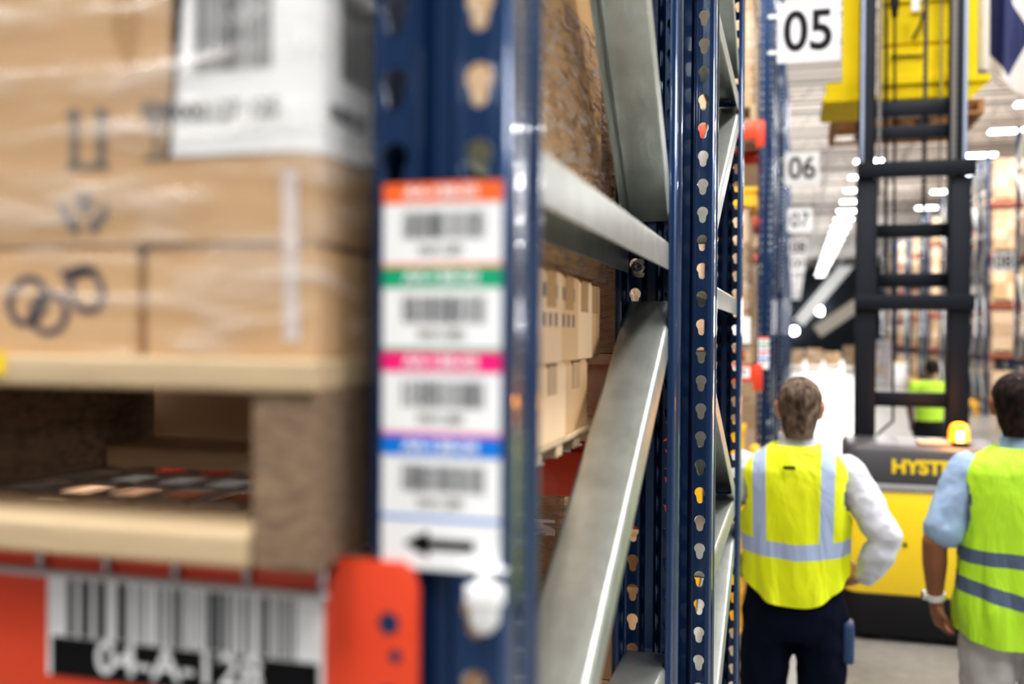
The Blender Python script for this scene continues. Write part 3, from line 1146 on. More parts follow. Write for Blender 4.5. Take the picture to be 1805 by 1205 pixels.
# ------------------------------------------------ loads under the near decks
def simple_load(tag_=None, W=1.0, D=1.0, H=1.05, cols=2, rows=3, m=('card', 'card_p'), film='film', seed=1):
    """wrapped pallet load, right edge x = 0, front y = 0, base z = 0"""
    rg = random.Random(seed)
    t = link('pallet_load', None)
    mb = MB()
    for x in (-.045, -W / 2 - .02, -W + .005):
        mb.box(x, x + .04, .0, D, 0, .10)
    for i in range(6):
        yy = i * (D - .1) / 5
        mb.box(-W, 0, yy, yy + .1, .10, .12)
    for yy in (0, D / 2 - .05, D - .1):
        mb.box(-W + .05, -W / 2 - .025, yy + .002, yy + .1, 0, .02)
        mb.box(-W / 2 + .025, -.05, yy + .002, yy + .1, 0, .02)
    mb.build('pallet', MT['wood'], t, smooth=0)
    w_ = (W - .06) / cols
    h_ = H / rows
    for i in range(cols):
        for k in range(rows):
            c = link('carton', carton_mesh(w_ - .006, D - .06, h_ - .006, m[(i + k) % len(m)], .006), t)
            c.location = (-.03 - (i + 1) * w_, .03 + rg.uniform(-.006, .006), .122 + k * h_)
    if film:
        shell(-W + .01, -.01, .012, D - .012, .125, .125 + H, .03, .01, nseg=4, nz=6).build('stretch_film', MT[film], t, smooth=60, recalc=False)
    return t


PROTO = [simple_load(W=1.0, H=.98, cols=2, rows=3, seed=1), simple_load(W=1.0, H=.95, cols=3, rows=4, m=('card_p', 'card', 'card_d'), seed=2),
         simple_load(W=1.0, H=1.2, cols=2, rows=2, m=('card_d', 'card'), film='film_d', seed=3), simple_load(W=1.0, H=.8, cols=3, rows=2, m=('card_p', 'card_p', 'card'), film=None, seed=4)]
PROTO_H = [1.105, 1.075, 1.325, .925]
used = [False] * 4


def place_load(k, x, y, z, label, group, mirror=False):
    if used[k]:
        o = copy_tree(PROTO[k])
    else:
        o = PROTO[k]
        used[k] = True
    o.location = (x, y, z)
    o.scale = (1, 1, 1)
    o.rotation_euler = (0, 0, 0)
    tag(o, label, 'pallet load', group)
    return o


# carton stack seen low down behind the braces (row B, lower level)
XLB = -.25
zt = at(1070, 1105, 1.97).z
zl = .62
load_beam('red rear beam low in the second row', XB - UW, YB - .004, zl, 2.6)
c1 = carton('pale flat-topped carton standing low behind the diagonal brace', XLB - .42, 1.97, zt - .105, .42, .34, .103, 'card', group='low cartons behind the braces')
MB().box(.03, .12, .02, .09, .1035, .104).build('paper_label', MT['white'], c1, smooth=0)
c2 = carton('printed carton lowest in view behind the braces, under the pale flat-topped one', XLB - .425, 1.965, zt - .27, .43, .36, .163, 'card_p', group='low cartons behind the braces')
text('lettering', 'CLOTHING', .022, (.36, -.001, .12), MT['ink'], c2, rot=(PI / 2, R(-28), 0))
c3 = carton('orange-tinted carton just behind and above the pale flat-topped carton', XLB - .5, 2.36, zt - .12, .5, .3, .20, 'card', group='low cartons behind the braces')
zz = zt - .271
n = 0
for h_ in (.20, .20, .20):
    if zz - h_ < zl + .03:
        break
    zz -= h_
    carton('plain brown carton %s at bottom of the low stack behind the braces' % ('second', 'first', 'last')[n], XLB - .43, 1.96, zz, .43, .38, h_ - .002, 'card', group='low cartons behind the braces')
    n += 1
wb = thing('wrapped_bundle', 'film-wrapped brown bundle with white paper label below the red rear beam', 'wrapped goods', (0, 0, 0))
q0, q1 = at(930, 960, 1.98), at(1012, 876, 1.98)
MB().box(q0.x - .3, q1.x - .02, 1.99, 2.3, zt + .003, 1.645).build('carton_block', MT['card'], wb, smooth=0, bevel=.012)
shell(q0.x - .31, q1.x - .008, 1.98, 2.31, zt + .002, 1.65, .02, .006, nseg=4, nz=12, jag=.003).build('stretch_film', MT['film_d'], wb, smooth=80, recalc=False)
q2, q3 = at(952, 942, 1.976), at(978, 916, 1.976)
MB().box(q2.x - .02, q3.x, 1.974, 1.9755, q2.z, q3.z).build('paper_label', MT['white'], wb, smooth=0)
bdeck = zt - .27
# row B deck loads, seen through gaps and keyholes
load_beam('red rear beam of the second row at deck height', XB - UW, YB - .004, 1.78, 2.6)
load_beam('red aisle-side beam of the second row at deck height', XB - UW + .001, YB + FD + .004, 1.78, 2.6, back=True)
load_beam('red aisle-side beam of the second row, upper level', XB - UW + .001, YB + FD + .004, 3.40, 2.6, back=True)
load_beam('red rear beam of the second row, upper level', XB - UW, YB - .004, 3.40, 2.6)
dk('wire deck of the second row at deck height', XB - UW - 2.6, YB + .02, 1.78, 'wire decks of the second row')
dk('wire deck of the second row on the upper beams', XB - UW - 2.6, YB + .02, 3.40, 'wire decks of the second row')
place_load(2, -.30, YB + 1.07, 1.79, 'tall wrapped load on the second row deck behind the near bay', 'rack loads of the second row').rotation_euler = (0, 0, PI / 2)
place_load(3, -.30, YB + .06, 3.41, 'open carton load on the second row upper level', 'rack loads of the second row')
o_ = place_load(0, -.46, YA + .06, .0 + .01, 'tall wrapped carton load on the floor beneath the nearest bay', 'floor loads of the near rows')
o_.scale = (1, .95, 1.5)
place_load(1, -1.65, YA + .06, .01, 'far end carton load on the floor beneath the nearest bay', 'floor loads of the near rows')

# ---------------------------------------------------- row C across aisle 05
XC, YC = -.148, 7.0
LV = [1.74, 3.40, 5.05]
GSL = 'end frames of the left rack rows'
frC = rack_frame('blue upright pair behind the sign 05, with a small coloured label strip', XC, YC)
rack_frame('blue upright pair back to back with the one behind the sign 05', XC, YC + 1.2)
q0, q1 = at(1337, 594, YC), at(1355, 650, YC)
ls = link('label_strip', None, frC)
ls.location = -frC.location
MB().box(q0.x, q1.x, YC - .002, YC - .001, q1.z, q0.z).build('label_paper', MT['white'], ls, smooth=0)
hh = (q0.z - q1.z) / 4.6
for i in range(4):
    MB().box(q0.x, q1.x, YC - .0026, YC - .002, q0.z - hh * i - hh * .25, q0.z - hh * i).build('colour_band', MT[cols[i]], ls, smooth=0)
    bars(MB(), q0.x + .012, q1.x - .012, q0.z - hh * i - hh * .75, q0.z - hh * i - hh * .38, YC - .0024, 30 + i, 12).build('barcode', MT['bar'], ls, smooth=0)
for i, zz in enumerate(LV):
    b = load_beam('red front beam across aisle 05, %s' % ('lowest, with white barcode label', 'middle level', 'top level')[i], XC - UW, YC - .004, zz, 2.6)
    load_beam('red rear beam across aisle 05, %s level' % ('lowest', 'middle', 'top')[i], XC - UW + .001, YC + FD + .004, zz, 2.6, back=True)
    dk('wire deck across aisle 05 on the %s beams' % ('lowest', 'middle', 'top')[i], XC - UW - 2.6, YC + .02, zz, 'wire decks across aisle 05')
    if i == 0:
        lb = link('shelf_label', None, b)
        MB().box(-.30, -.045, -.004, -.002, -.085, -.012).build('label_paper', MT['white'], lb, smooth=0)
        bars(MB(), -.28, -.06, -.065, -.02, -.0045, 44, 14).build('barcode', MT['bar'], lb, smooth=0)
XL = -.262
GC = 'loads facing aisle 05'
pl0 = place_load(1, XL - .02, YC + .04, LV[0] + .01, 'tall brown wrapped load just above the lowest beam across aisle 05', GC)
MB().box(-.16, -.01, -.022, -.020, .14, .32).build('paper_label', MT['white'], pl0, smooth=0)
place_load(0, XL, YC + .02, LV[1] + .01, 'wrapped carton load on middle beam across aisle 05', GC)
place_load(1, XL, YC + .02, LV[2] + .01, 'wrapped carton load on top beam across aisle 05', GC)
place_load(3, XL - .02, YC + .12, .005, 'carton load on the floor across aisle 05, behind the yellow crates', GC)
# paper on the load, yellow crate stack, tote and bollard
def crate(label, x, y, z, W, D, H, m, group=None, cat='plastic crate'):
    t = thing('plastic_crate', label, cat, (x, y, z), 0, group)
    mb = MB()
    w = .012
    mb.box(0, W, 0, w, 0, H).box(0, W, D - w, D, 0, H).box(0, w, w, D - w, 0, H).box(W - w, W, w, D - w, 0, H).box(w, W - w, w, D - w, 0, w)
    for i in range(1, 5):
        mb.box(i * W / 5 - .006, i * W / 5 + .006, -.006, 0, .01, H - .02)
    mb.build('body', MT[m], t, smooth=0)
    MB().box(-.012, W + .012, -.012, 0, H - .035, H).box(-.012, W + .012, D, D + .012, H - .035, H).box(-.012, 0, 0, D, H - .035, H).box(W, W + .012, 0, D, H - .035, H).build('rim', MT[m], t, smooth=0, bevel=.003)
    return t


for i, (nm, h0) in enumerate((('lowest', .0), ('second', .27), ('third', .54), ('fourth', .81), ('topmost', 1.08))):
    crate('yellow plastic crate, %s of the stack under the lowest beam across aisle 05' % nm, XL - .46, YC - .28, .001 + h0, .40, .28, .26, 'yel2', 'yellow crates across aisle 05')
crate('yellow tote squeezed under the middle beam across aisle 05', XL - .42, YC + .05, LV[0] + .011 + 1.085, .42, .5, .13, 'yel2', None, 'plastic tote')
bl = thing('bollard', 'yellow round-topped bollard beside the upright across aisle 05', 'bollard', (-.242, YC - .33, 0))
MB().tube([(0, 0, .01), (0, 0, 1.20)], [.038, .038], 20).build('post', MT['yel2'], bl, smooth=50)
MB().cyl((0, 0, 0), (0, 0, .012), .09, 20).build('base_plate', MT['yel2'], bl, smooth=40)

# ------------------------------------------------------- further left rows
ON = ['second', 'third', 'fourth', 'fifth', 'sixth', 'seventh', 'eighth', 'ninth']
ROWS = [12.7, 18.4, 24.1, 29.8, 35.5, 41.2, 47, 53]
for i, y in enumerate(ROWS):
    nm = '%02d' % (6 + i)
    rack_frame('blue upright pair at the aisle edge of the %s left rack row' % ON[i], XC, y, None, GSL)
    rack_frame('blue upright pair backing the %s left rack row' % ON[i], XC, y + 1.2, None, GSL)
    for k, zz in enumerate(LV[:2]):
        load_beam('red %s beam at the end of the %s left rack row' % (('lower', 'upper')[k], ON[i]), XC - UW, y - .004, zz, 2.6, group='beams of the far left rows')
        load_beam('red rear %s beam of the %s left rack row' % (('lower', 'upper')[k], ON[i]), XC - UW + .001, y + FD + .004, zz, 2.6, back=True, group='beams of the far left rows')
    for k, zz in enumerate(LV[:2]):
        dk('wire deck on the %s beams of the %s left rack row' % (('lower', 'upper')[k], ON[i]), XC - UW - 2.6, y + .02, zz, 'wire decks of the left rows')
    if i < 4:
        for k, zz in enumerate([0] + LV[:2]):
            place_load((i + k) % 4, XL - (.03 if k == 0 else 0), y + .03, zz + .008, 'pallet load on the %s of the %s left rack row' % (('floor', 'lower beam', 'upper beam')[k], ON[i]), 'loads on the left rows')


# -------------------------------------------------------------- aisle signs
def aisle_sign(s, x0, x1, y, zc_, side, label, group, post):
    w = x1 - x0
    t = thing('aisle_sign', label, 'aisle sign', ((x0 + x1) / 2, y, zc_), 0, group)
    MB().box(-w / 2, w / 2, -.004, .004, -w / 2, w / 2).build('plate', MT['sign5' if s == '05' else 'sign'], t, smooth=0, bevel=.003)
    text('lettering', s, w * .92, (0.0, -.0052, -.005), MT['black'], t, bold=.007 if s == '05' else .005, xs=.88)
    mb = MB()
    for q in (-.3, .3):
        mb.box(-w / 2 - .06 if post < 0 else w / 2 - .02, -w / 2 + .02 if post < 0 else w / 2 + .06, .004, .010, q * w - .012, q * w + .012)
    mb.build('bracket', MT['galv'], t, smooth=0)
    return t


for i, y in enumerate([YC] + ROWS):
    s = '%02d' % (5 + i)
    aisle_sign(s, XC + .015, XC + .015 + .405, y - .03, CH + 2.03 if i == 0 else CH + 2.03, 1, 'square white aisle sign reading %s at the end of a left rack row' % s, 'white aisle number signs', -1)

# ----------------------------------------------------- racks across the aisle
XRR = 4.5
RR = [21.1 + 5.7 * k for k in range(7)]
ordn = ['first', 'second', 'third', 'fourth', 'fifth', 'sixth', 'seventh']
lvn = ['floor', 'first beam', 'second beam', 'third beam', 'top beam']
RLV = [0, 1.5, 2.75, 4.0, 5.25]
lt = MT['galv']
for k, y in enumerate(RR):
    for j in (0, 1):
        fr = rack_frame('blue upright pair with pale braces, %s side of the %s right-hand rack row' % (('near', 'rear')[j], ordn[k]), XRR + UW, y + 1.2 * j, None, 'end frames of the right-hand racks')
    rack_frame('blue upright pair at the inner bay end of the %s right-hand rack row' % ordn[k], XRR + 2 * UW + 2.6, y, None, 'end frames of the right-hand racks')
    for j, zz in enumerate(RLV[1:]):
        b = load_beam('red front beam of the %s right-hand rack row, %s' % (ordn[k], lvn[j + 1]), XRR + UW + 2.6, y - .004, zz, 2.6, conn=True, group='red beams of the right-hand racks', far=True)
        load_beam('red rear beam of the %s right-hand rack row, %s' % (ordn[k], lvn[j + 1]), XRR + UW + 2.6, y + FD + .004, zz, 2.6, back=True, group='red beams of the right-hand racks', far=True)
        dk('wire deck on %s of the %s right-hand rack row' % (lvn[j + 1], ordn[k]), XRR + UW + .01, y + .02, zz, 'wire decks of the right-hand racks')
    for j, zz in enumerate(RLV):
        for q in (0, 1):
            pk = (0, 1, 3, 0, 1)[(k * 3 + j * 2 + q) % 5]
            place_load(pk, XRR + .13 + 1.03 + q * 1.12, y + .02, zz + .006, '%s pallet load on %s of the %s right-hand rack row' % (('end', 'inner')[q], lvn[j], ordn[k]), 'loads on the right-hand racks')
        if j in (1, 2, 3):
            load_beam('red inner beam of the rear frames in the %s right-hand rack row, %s' % (ordn[k], lvn[j]), XRR + UW + 2.6, y + 1.196, zz, 2.6, group='red beams of the right-hand racks', far=True)
            load_beam('red outer beam of the rear frames in the %s right-hand rack row, %s' % (ordn[k], lvn[j]), XRR + UW + 2.6, y + 1.204 + FD, zz, 2.6, back=True, group='red beams of the right-hand racks', far=True)
            dk('wire deck of the rear frames on %s of the %s right-hand rack row' % (lvn[j], ordn[k]), XRR + UW + .01, y + 1.22, zz, 'wire decks of the right-hand racks')
            place_load((0, 1, 3)[(k + j) % 3], XRR + .13 + 1.03, y + 1.26, zz + .006, 'rear-side pallet load on %s of the %s right-hand rack row' % (lvn[j], ordn[k]), 'loads on the right-hand racks')
aisle_sign('08', 4.08, 4.50, 23.4, CH + 1.60, 1, 'white aisle sign at the end of the right-hand racks, closer one right of the mast', 'white aisle number signs', 1)
aisle_sign('09', 4.28, 4.70, 29.2, CH + 1.55, 1, 'white aisle sign at the end of the right-hand racks, touching the mast', 'white aisle number signs', 1)
# guard rails along the foot of those racks
for k in range(7):
    t = thing('guard_rail', 'yellow floor guard rail before the %s right-hand rack row' % ordn[k], 'guard rail', (XRR - .25, RR[k] - .3, 0), 0, 'yellow guard rails along the right-hand racks')
    MB().ext([(-.03, .20), (-.05, .24), (-.03, .29), (-.05, .33), (-.03, .38), (.01, .38), (.01, .20)], (0, 0, 0), (0, 3.0, 0), (1, 0, 0), (0, 0, 1)).build('rail', MT['yel2'], t, smooth=0)
    for yy in (.1, 1.45, 2.8):
        MB().box(.01, .09, yy, yy + .1, 0, .38).build('post', MT['yel2'], t, smooth=0, bevel=.004)

# boxes on pallets far down the cross aisle
for i in range(7):
    place_load((i * 3 + 1) % 4, 1.15 + i * 1.07 - .55, 62 + (i % 3) * .8, .001, '%s pallet load from left in the line far down the cross aisle' % ordn[i], 'pallet loads far down the cross aisle')
# wire cage left of the right racks
cg = thing('wire_cage', 'grey wire mesh cage trolley seen through the mast, nearer its left rail', 'cage trolley', (2.6, 40.0, 0))
mb = MB()
for x in (0, .8):
    for y in (0, .7):
        mb.box(x - .02, x + .02, y - .02, y + .02, .12, 1.75)
for zq in (.12, .95, 1.73):
    mb.box(0, .8, -.015, .015, zq - .02, zq + .02).box(0, .8, .685, .715, zq - .02, zq + .02).box(-.015, .015, 0, .7, zq - .02, zq + .02).box(.785, .815, 0, .7, zq - .02, zq + .02)
mb.build('frame', MT['cage'], cg, smooth=0)
mb = MB()
for i in range(1, 16):
    mb.box(i * .05 - .005, i * .05 + .005, -.005, .005, .12, 1.73).box(i * .05 - .005, i * .05 + .005, .695, .705, .12, 1.73)
mb.box(0, .8, 0, .7, .10, .12)
mb.build('mesh_panels', MT['cage'], cg, smooth=0)
for x in (.08, .72):
    for y in (.08, .62):
        MB().cyl((x - .015, y, .05), (x + .015, y, .05), .05, 14).build('caster', MT['rub'], cg, smooth=40)
cg2 = copy_tree(cg)
cg2.location = (3.0, 43.5, 0)
cg2['label'] = 'grey wire mesh cage trolley standing behind another one, seen through the mast'
wr = thing('bright_spot_drum', 'pale drum added for a round bright spot behind the lift mast', 'drum', (3.82, 40.0, 0))  # invented drum, put where only a round bright spot shows
MB().loft([(0, 0, 0, .30, .30), (.03, 0, 0, .32, .32), (.5, 0, 0, .33, .33), (.55, 0, 0, .31, .31), (.9, 0, 0, .32, .32), (.95, 0, 0, .29, .29)], 24).build('drum_body', MT['sign'], wr, smooth=40)
MB().loft([(.95, 0, 0, .30, .30), (.985, 0, 0, .30, .30), (.99, 0, 0, .27, .27)], 24).build('lid', MT['yel2'], wr, smooth=40)

# --------------------------------------------------------- lights overhead
lm = {}
LMB = MB().box(-.42, .42, -.16, .16, -.03, 0)
n = 0
for x, ys_, nm in ((2.2, [30 + 3.3 * k for k in range(21)], 'over the cross aisle'), (5.4, [26, 29.3, 33, 37, 41, 46], 'over the right-hand racks')):
    for i, y in enumerate(ys_):
        t = thing('ceiling_light', 'white rectangular ceiling light in the long row %s' % nm, 'ceiling light', (x, y, CEIL - 1.0), 0, 'ceiling lights ' + nm)
        if 'd' not in lm:
            lm['d'] = MB().box(-.40, .40, -.15, .15, -.012, 0).mesh('diffuser', MT['lamp'], smooth=0)
            lm['h'] = MB().box(-.42, .42, -.17, .17, 0, .06).mesh('housing', MT['steelw'], smooth=0, bevel=.005)
            lm['c'] = MB().cyl((0, 0, .06), (0, 0, 1.0), .006, 6).mesh('hanger', MT['roof'], smooth=0)
        link('diffuser', lm['d'], t)
        link('housing', lm['h'], t)
        link('hanger', lm['c'], t, (-.3, 0, 0))
        link('hanger', lm['c'], t, (.3, 0, 0))
# things on the far wall
for i, (u, v) in enumerate(((1400, 583), (1446, 548))):
    p = at(u, v, 99.6)
    t = thing('wall_lamp', 'round white lamp on the dark far wall, %s' % ('lowest at the end of the signs', 'highest', )[i], 'lamp', p)
    MB().tube([(0, 0, 0), (0, .15, 0)], [.35 if i < 2 else .18] * 2, 16, caps=False).build('lens', MT['lamp'], t, smooth=30)
    MB().tube([(0, .15, 0), (0, .38, 0)], [.4 if i < 2 else .22] * 2, 16, caps=False).build('housing', MT['steelw'], t, smooth=30)
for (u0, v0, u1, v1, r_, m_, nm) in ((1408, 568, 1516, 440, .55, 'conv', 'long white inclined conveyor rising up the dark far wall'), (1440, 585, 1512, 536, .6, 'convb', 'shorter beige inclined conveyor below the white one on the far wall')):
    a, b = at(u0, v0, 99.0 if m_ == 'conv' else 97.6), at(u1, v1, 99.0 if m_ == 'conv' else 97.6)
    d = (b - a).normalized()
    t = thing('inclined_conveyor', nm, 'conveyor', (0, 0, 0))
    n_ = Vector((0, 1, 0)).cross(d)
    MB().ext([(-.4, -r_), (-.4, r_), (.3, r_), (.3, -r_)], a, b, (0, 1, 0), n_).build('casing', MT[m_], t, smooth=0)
    mb = MB()
    for k in range(6):
        p = a.lerp(b, (k + .5) / 6)
        mb.box(p.x - .08, p.x + .08, p.y - .08, p.y + .08, 0, p.z)
    mb.build('support_leg', MT['endwall'], t, smooth=0)

# navy and white banner hanging right of the lift
YF = 9.0
bn = thing('hanging_banner', 'navy and white cloth banner hanging at top right beside the lift', 'banner', (0, 0, 0))
nx, nz_ = 26, 26
tlp = at(1737, -120, YF)
brp = at(1850, 172, YF)
vs = []
for i in range(nz_ + 1):
    for j in range(nx + 1):
        s, q = j / nx, i / nz_
        x = tlp.x + (brp.x - tlp.x) * s
        low = brp.z - (at(1800, 100, YF).z - at(1800, 172, YF).z) * 0 + (1 - s) ** 2.2 * (at(1745, 108, YF).z - at(1745, 175, YF).z)
        z = tlp.z + (low - tlp.z) * q
        vs.append((x, YF + .05 * math.sin(s * 9 + q * 2) + .03 * math.sin(s * 17), z))
m, t_, b_ = nt('banner_cloth')
tc = N(t_, 'ShaderNodeTexCoord')
spx = N(t_, 'ShaderNodeSeparateXYZ')
t_.links.new(tc.outputs['Object'], spx.inputs[0])
# navy field whose lower edge comes down to a point between two white lobes
ptx, ptz = at(1774, 140, YF).x, at(1774, 140, YF).z
dx_ = mathn(t_, 'ABSOLUTE', mathn(t_, 'SUBTRACT', spx.outputs[0], ptx))
edge = mathn(t_, 'MULTIPLY_ADD', dx_, 1.9, ptz)
fac = mathn(t_, 'GREATER_THAN', spx.outputs[2], edge)
top = mathn(t_, 'GREATER_THAN', spx.outputs[2], mathn(t_, 'MULTIPLY_ADD', mathn(t_, 'SUBTRACT', spx.outputs[0], at(1785, 0, YF).x), -1.6, at(1785, 10, YF).z))
fac = mathn(t_, 'MULTIPLY', fac, mathn(t_, 'SUBTRACT', 1.0, mathn(t_, 'MULTIPLY', top, mathn(t_, 'GREATER_THAN', spx.outputs[0], at(1783, 0, YF).x))))
fac = mathn(t_, 'MULTIPLY', fac, mathn(t_, 'GREATER_THAN', spx.outputs[0], at(1747, 60, YF).x))
mx = N(t_, 'ShaderNodeMix', data_type='RGBA')
mx.inputs[6].default_value = (.72, .70, .70, 1)
mx.inputs[7].default_value = (.006, .014, .10, 1)
t_.links.new(fac, mx.inputs[0])
t_.links.new(mx.outputs[2], b_.inputs['Base Color'])
MT['banner'] = m
fs = [(i * (nx + 1) + j, i * (nx + 1) + j + 1, (i + 1) * (nx + 1) + j + 1, (i + 1) * (nx + 1) + j) for i in range(nz_) for j in range(nx)]
MB().add(vs, fs).build('cloth', MT['banner'], bn, smooth=60)
MB().tube([(tlp.x - .1, YF, tlp.z + .02), (brp.x + .2, YF, tlp.z + .02)], .02, 10).build('top_pole', MT['steelw'], bn)
for xx in (tlp.x, brp.x):
    MB().cyl((xx, YF, tlp.z), (xx, YF, CEIL), .006, 6).build('hanging_cord', MT['roof'], bn)
# ------------------------------------------------------ the order picker lift
TK = thing('order_picker_truck', 'yellow and black order picker lift with tall dark mast and lit amber beacon', 'forklift', (.80, 6.75, 0))
tx, ty = .80, 6.75


def T(mb, name, m, parent=None, **kw):
    return mb.build(name, MT[m], parent or TK, **kw)


HWD = .475                                            # half width of the body


def rrect(hw, y0, y1, r, n=6):
    """plan outline with rounded rear corners (rear faces -Y)"""
    pts = []
    for k in range(n + 1):
        a = PI + PI / 2 * k / n
        pts.append((-hw + r + r * math.cos(a), y0 + r + r * math.sin(a)))
    for k in range(n + 1):
        a = 1.5 * PI + PI / 2 * k / n
        pts.append((hw - r + r * math.cos(a), y0 + r + r * math.sin(a)))
    pts += [(hw, y1), (-hw, y1)]
    return pts


def slab(mb, pts, z0, z1, pts2=None):
    n = len(pts)
    p2 = pts2 or pts
    vs = [(x, y, z0) for x, y in pts] + [(x, y, z1) for x, y in p2]
    return mb.add(vs, [tuple(range(n))[::-1], tuple(range(n, 2 * n))] + [(i, (i + 1) % n, n + (i + 1) % n, n + i) for i in range(n)])


zc0 = at(1600, 868, ty).z                             # foot of the grey cover
zct = at(1600, 786, ty).z
zbm = at(1600, 1050, ty).z                            # top of the black bumper
bodyD = .62
T(slab(MB(), rrect(HWD + .006, -.012, bodyD, .13), .035, zbm, rrect(HWD + .002, -.004, bodyD, .12)), 'bumper_skirt', 'rub', bevel=.012, bseg=3)
T(slab(MB(), rrect(HWD, 0, bodyD, .10), zbm, zc0), 'rear_body', 'yel', bevel=.006)
T(slab(MB(), rrect(HWD + .008, -.010, bodyD, .10), zc0, zc0 + .052), 'trim_strip', 'gry_l', bevel=.012)
T(slab(slab(MB(), rrect(HWD + .002, -.004, bodyD, .10), zc0 + .052, zct - .03), rrect(HWD + .002, -.004, bodyD, .10), zct - .03, zct, rrect(HWD - .02, .03, bodyD, .09)), 'motor_cover', 'gry', bevel=.008)
pl = at(1635, 825, ty)
text('lettering', 'HYSTER', .118, (pl.x - tx, -.0065, pl.z), MT['yel'], TK, bold=.0055, xs=1.04, ext=.001, shear=0)
q = at(1595, 960, ty)
T(MB().tube([(q.x - tx, -.006, q.z), (q.x - tx, .004, q.z)], [.014, .014], 16, caps=False), 'tow_pin_hole', 'rub')
# drive wheel openings and wheels
for sx in (-1, 1):
    T(MB().cyl((sx * .30 - .06, .40, .115), (sx * .30 + .06, .40, .115), .11, 24), 'wheel', 'rub', smooth=40)
# main frame that carries the mast, straddle arms with load wheels
T(MB().box(-HWD, HWD, bodyD, bodyD + .42, .06, .55), 'main_frame', 'mast', bevel=.01)
for sx in (-1, 1):
    a = T(MB().box(sx * .40 - .06, sx * .40 + .06, bodyD + .42, bodyD + 2.3, .05, .16), 'straddle_arm', 'yel', bevel=.008)
    MB().cyl((sx * .40 - .05, bodyD + 2.2, .06), (sx * .40 + .05, bodyD + 2.2, .06), .058, 18).build('load_wheel', MT['rub'], a, smooth=40)
# mast: two outer channels, two inner ones, cross members
YM = 7.45
my = YM - ty
zm0 = zct - .5
xl0, xl1_ = at(1509, 500, YM).x - tx, at(1546, 500, YM).x - tx
xr0, xr1 = at(1674, 500, YM).x - tx, at(1712, 500, YM).x - tx
ZB2 = at(1600, 297, YM).z                             # top cross member of the outer stage
MTOP = 5.35
for (a, b, s) in ((xl0, xl1_, 1), (xr0, xr1, -1)):
    o = T(MB().box(a, b, my + .02, my + .15, .30, ZB2 - .06), 'outer_mast_rail', 'mast', bevel=.008)
    # first inner stage, raised above the outer rails
    w = b - a
    ia, ib = (a + w * .12, b - w * .05) if s > 0 else (a + w * .05, b - w * .05)
    r_ = T(MB().box(ia + .004, ib - .004, my + .16, my + .28, .55, MTOP), 'inner_mast_rail', 'mast', bevel=.006)
    xs_ = (ia + .012) if s > 0 else (ib - .032)
    MB().box(xs_, xs_ + .022, my + .145, my + .16, ZB2 - .02, MTOP - .02).build('running_face', MT['rail'], r_, smooth=0)
for v0, v1, wide, y in ((283, 311, 1, my - .02), (519, 546, 1, my - .02), (691, 717, 0, my + .05)):
    z0, z1 = at(1600, v1, ty + y).z, at(1600, v0, ty + y).z
    xa, xb = (at(1511, 300, ty + y).x - tx, at(1722, 300, ty + y).x - tx) if wide else (xl1_ - .01, xr0 + .01)
    T(MB().box(xa, xb, y, y + (.05 if wide else .06), z0, z1), 'cross_member', 'mast', bevel=.006)
for v0, v1 in ((179, 203), (220, 243), (394, 418), (481, 506)):
    y = my + .20
    z0, z1 = at(1600, v1, ty + y).z, at(1600, v0, ty + y).z
    T(MB().box(xl1_ - .02, xr0 + .02, y, y + .05, z0, z1), 'inner_cross_member', 'mast', bevel=.005)
# chains, hoses, cables
def chain(u, yq, z0, z1, w=.022, m='chain'):
    mb = MB()
    x = at(u, 300, ty + yq).x - tx
    z = z0
    k = 0
    while z < z1:
        o = .004 if k % 2 else 0
        mb.box(x - w / 2 + o, x + w / 2 - o, yq - .006, yq + .006, z, z + .017)
        z += .021
        k += 1
    return T(mb, 'lift_chain', m, smooth=0)


zl0, zl1 = at(1550, 340, YM).z, MTOP - .1
chain(1549, my + .12, zl0, zl1, .030)
chain(1680, my + .12, zl0, zl1, .038)
chain(1629, my + .30, at(1629, 375, YM).z, zl1, .036, 'chain_b')
chain(1656, my + .29, at(1656, 330, YM).z, zl1, .016)


def hose(pts, r, name='hose', m='rub'):
    P_ = [at(u, v, ty + y) - Vector((tx, ty, 0)) for u, v, y in pts]
    # round it off a little
    Q = []
    for i in range(len(P_) - 1):
        for k in range(6):
            Q.append(P_[i].lerp(P_[i + 1], k / 6))
    Q.append(P_[-1])
    return T(MB().tube(Q, r, 8), name, m, smooth=60)


hose([(1562, -60, my + .3), (1562, 120, my + .3), (1561, 300, my + .3), (1562, 480, my + .3)], .011)
hose([(1577, -60, my + .31), (1577, 250, my + .31), (1576, 500, my + .31), (1574, 690, my + .3), (1574, 742, my + .28), (1550, 762, my + .2), (1532, 790, my + .1)], .009)
hose([(1598, 102, my + .5), (1603, 130, my + .5), (1600, 155, my + .5), (1604, 170, my + .5)], .008)
hose([(1572, 100, my + .45), (1625, 98, my + .45)], .008)
hose([(1609, 68, my + .45), (1622, 45, my + .45), (1628, 20, my + .45)], .009)
T(MB().tube([at(1577, 0, ty + my + .3) - Vector((tx, ty, 0)), at(1577, 28, ty + my + .3) - Vector((tx, ty, 0))], [.035, .02], 12), 'hose_fitting', 'rub')
p = at(1538, 745, ty + my) - Vector((tx, ty, 0))
T(MB().box(p.x - .012, p.x + .012, p.y + .2, p.y + .23, p.z - .1, p.z + .25), 'lift_cylinder', 'mast', bevel=.004)
# operator carriage high on the mast
YQ = my + .42


def pz(u, v, yq):
    w = at(u, v, ty + yq)
    return w.x - tx, w.z


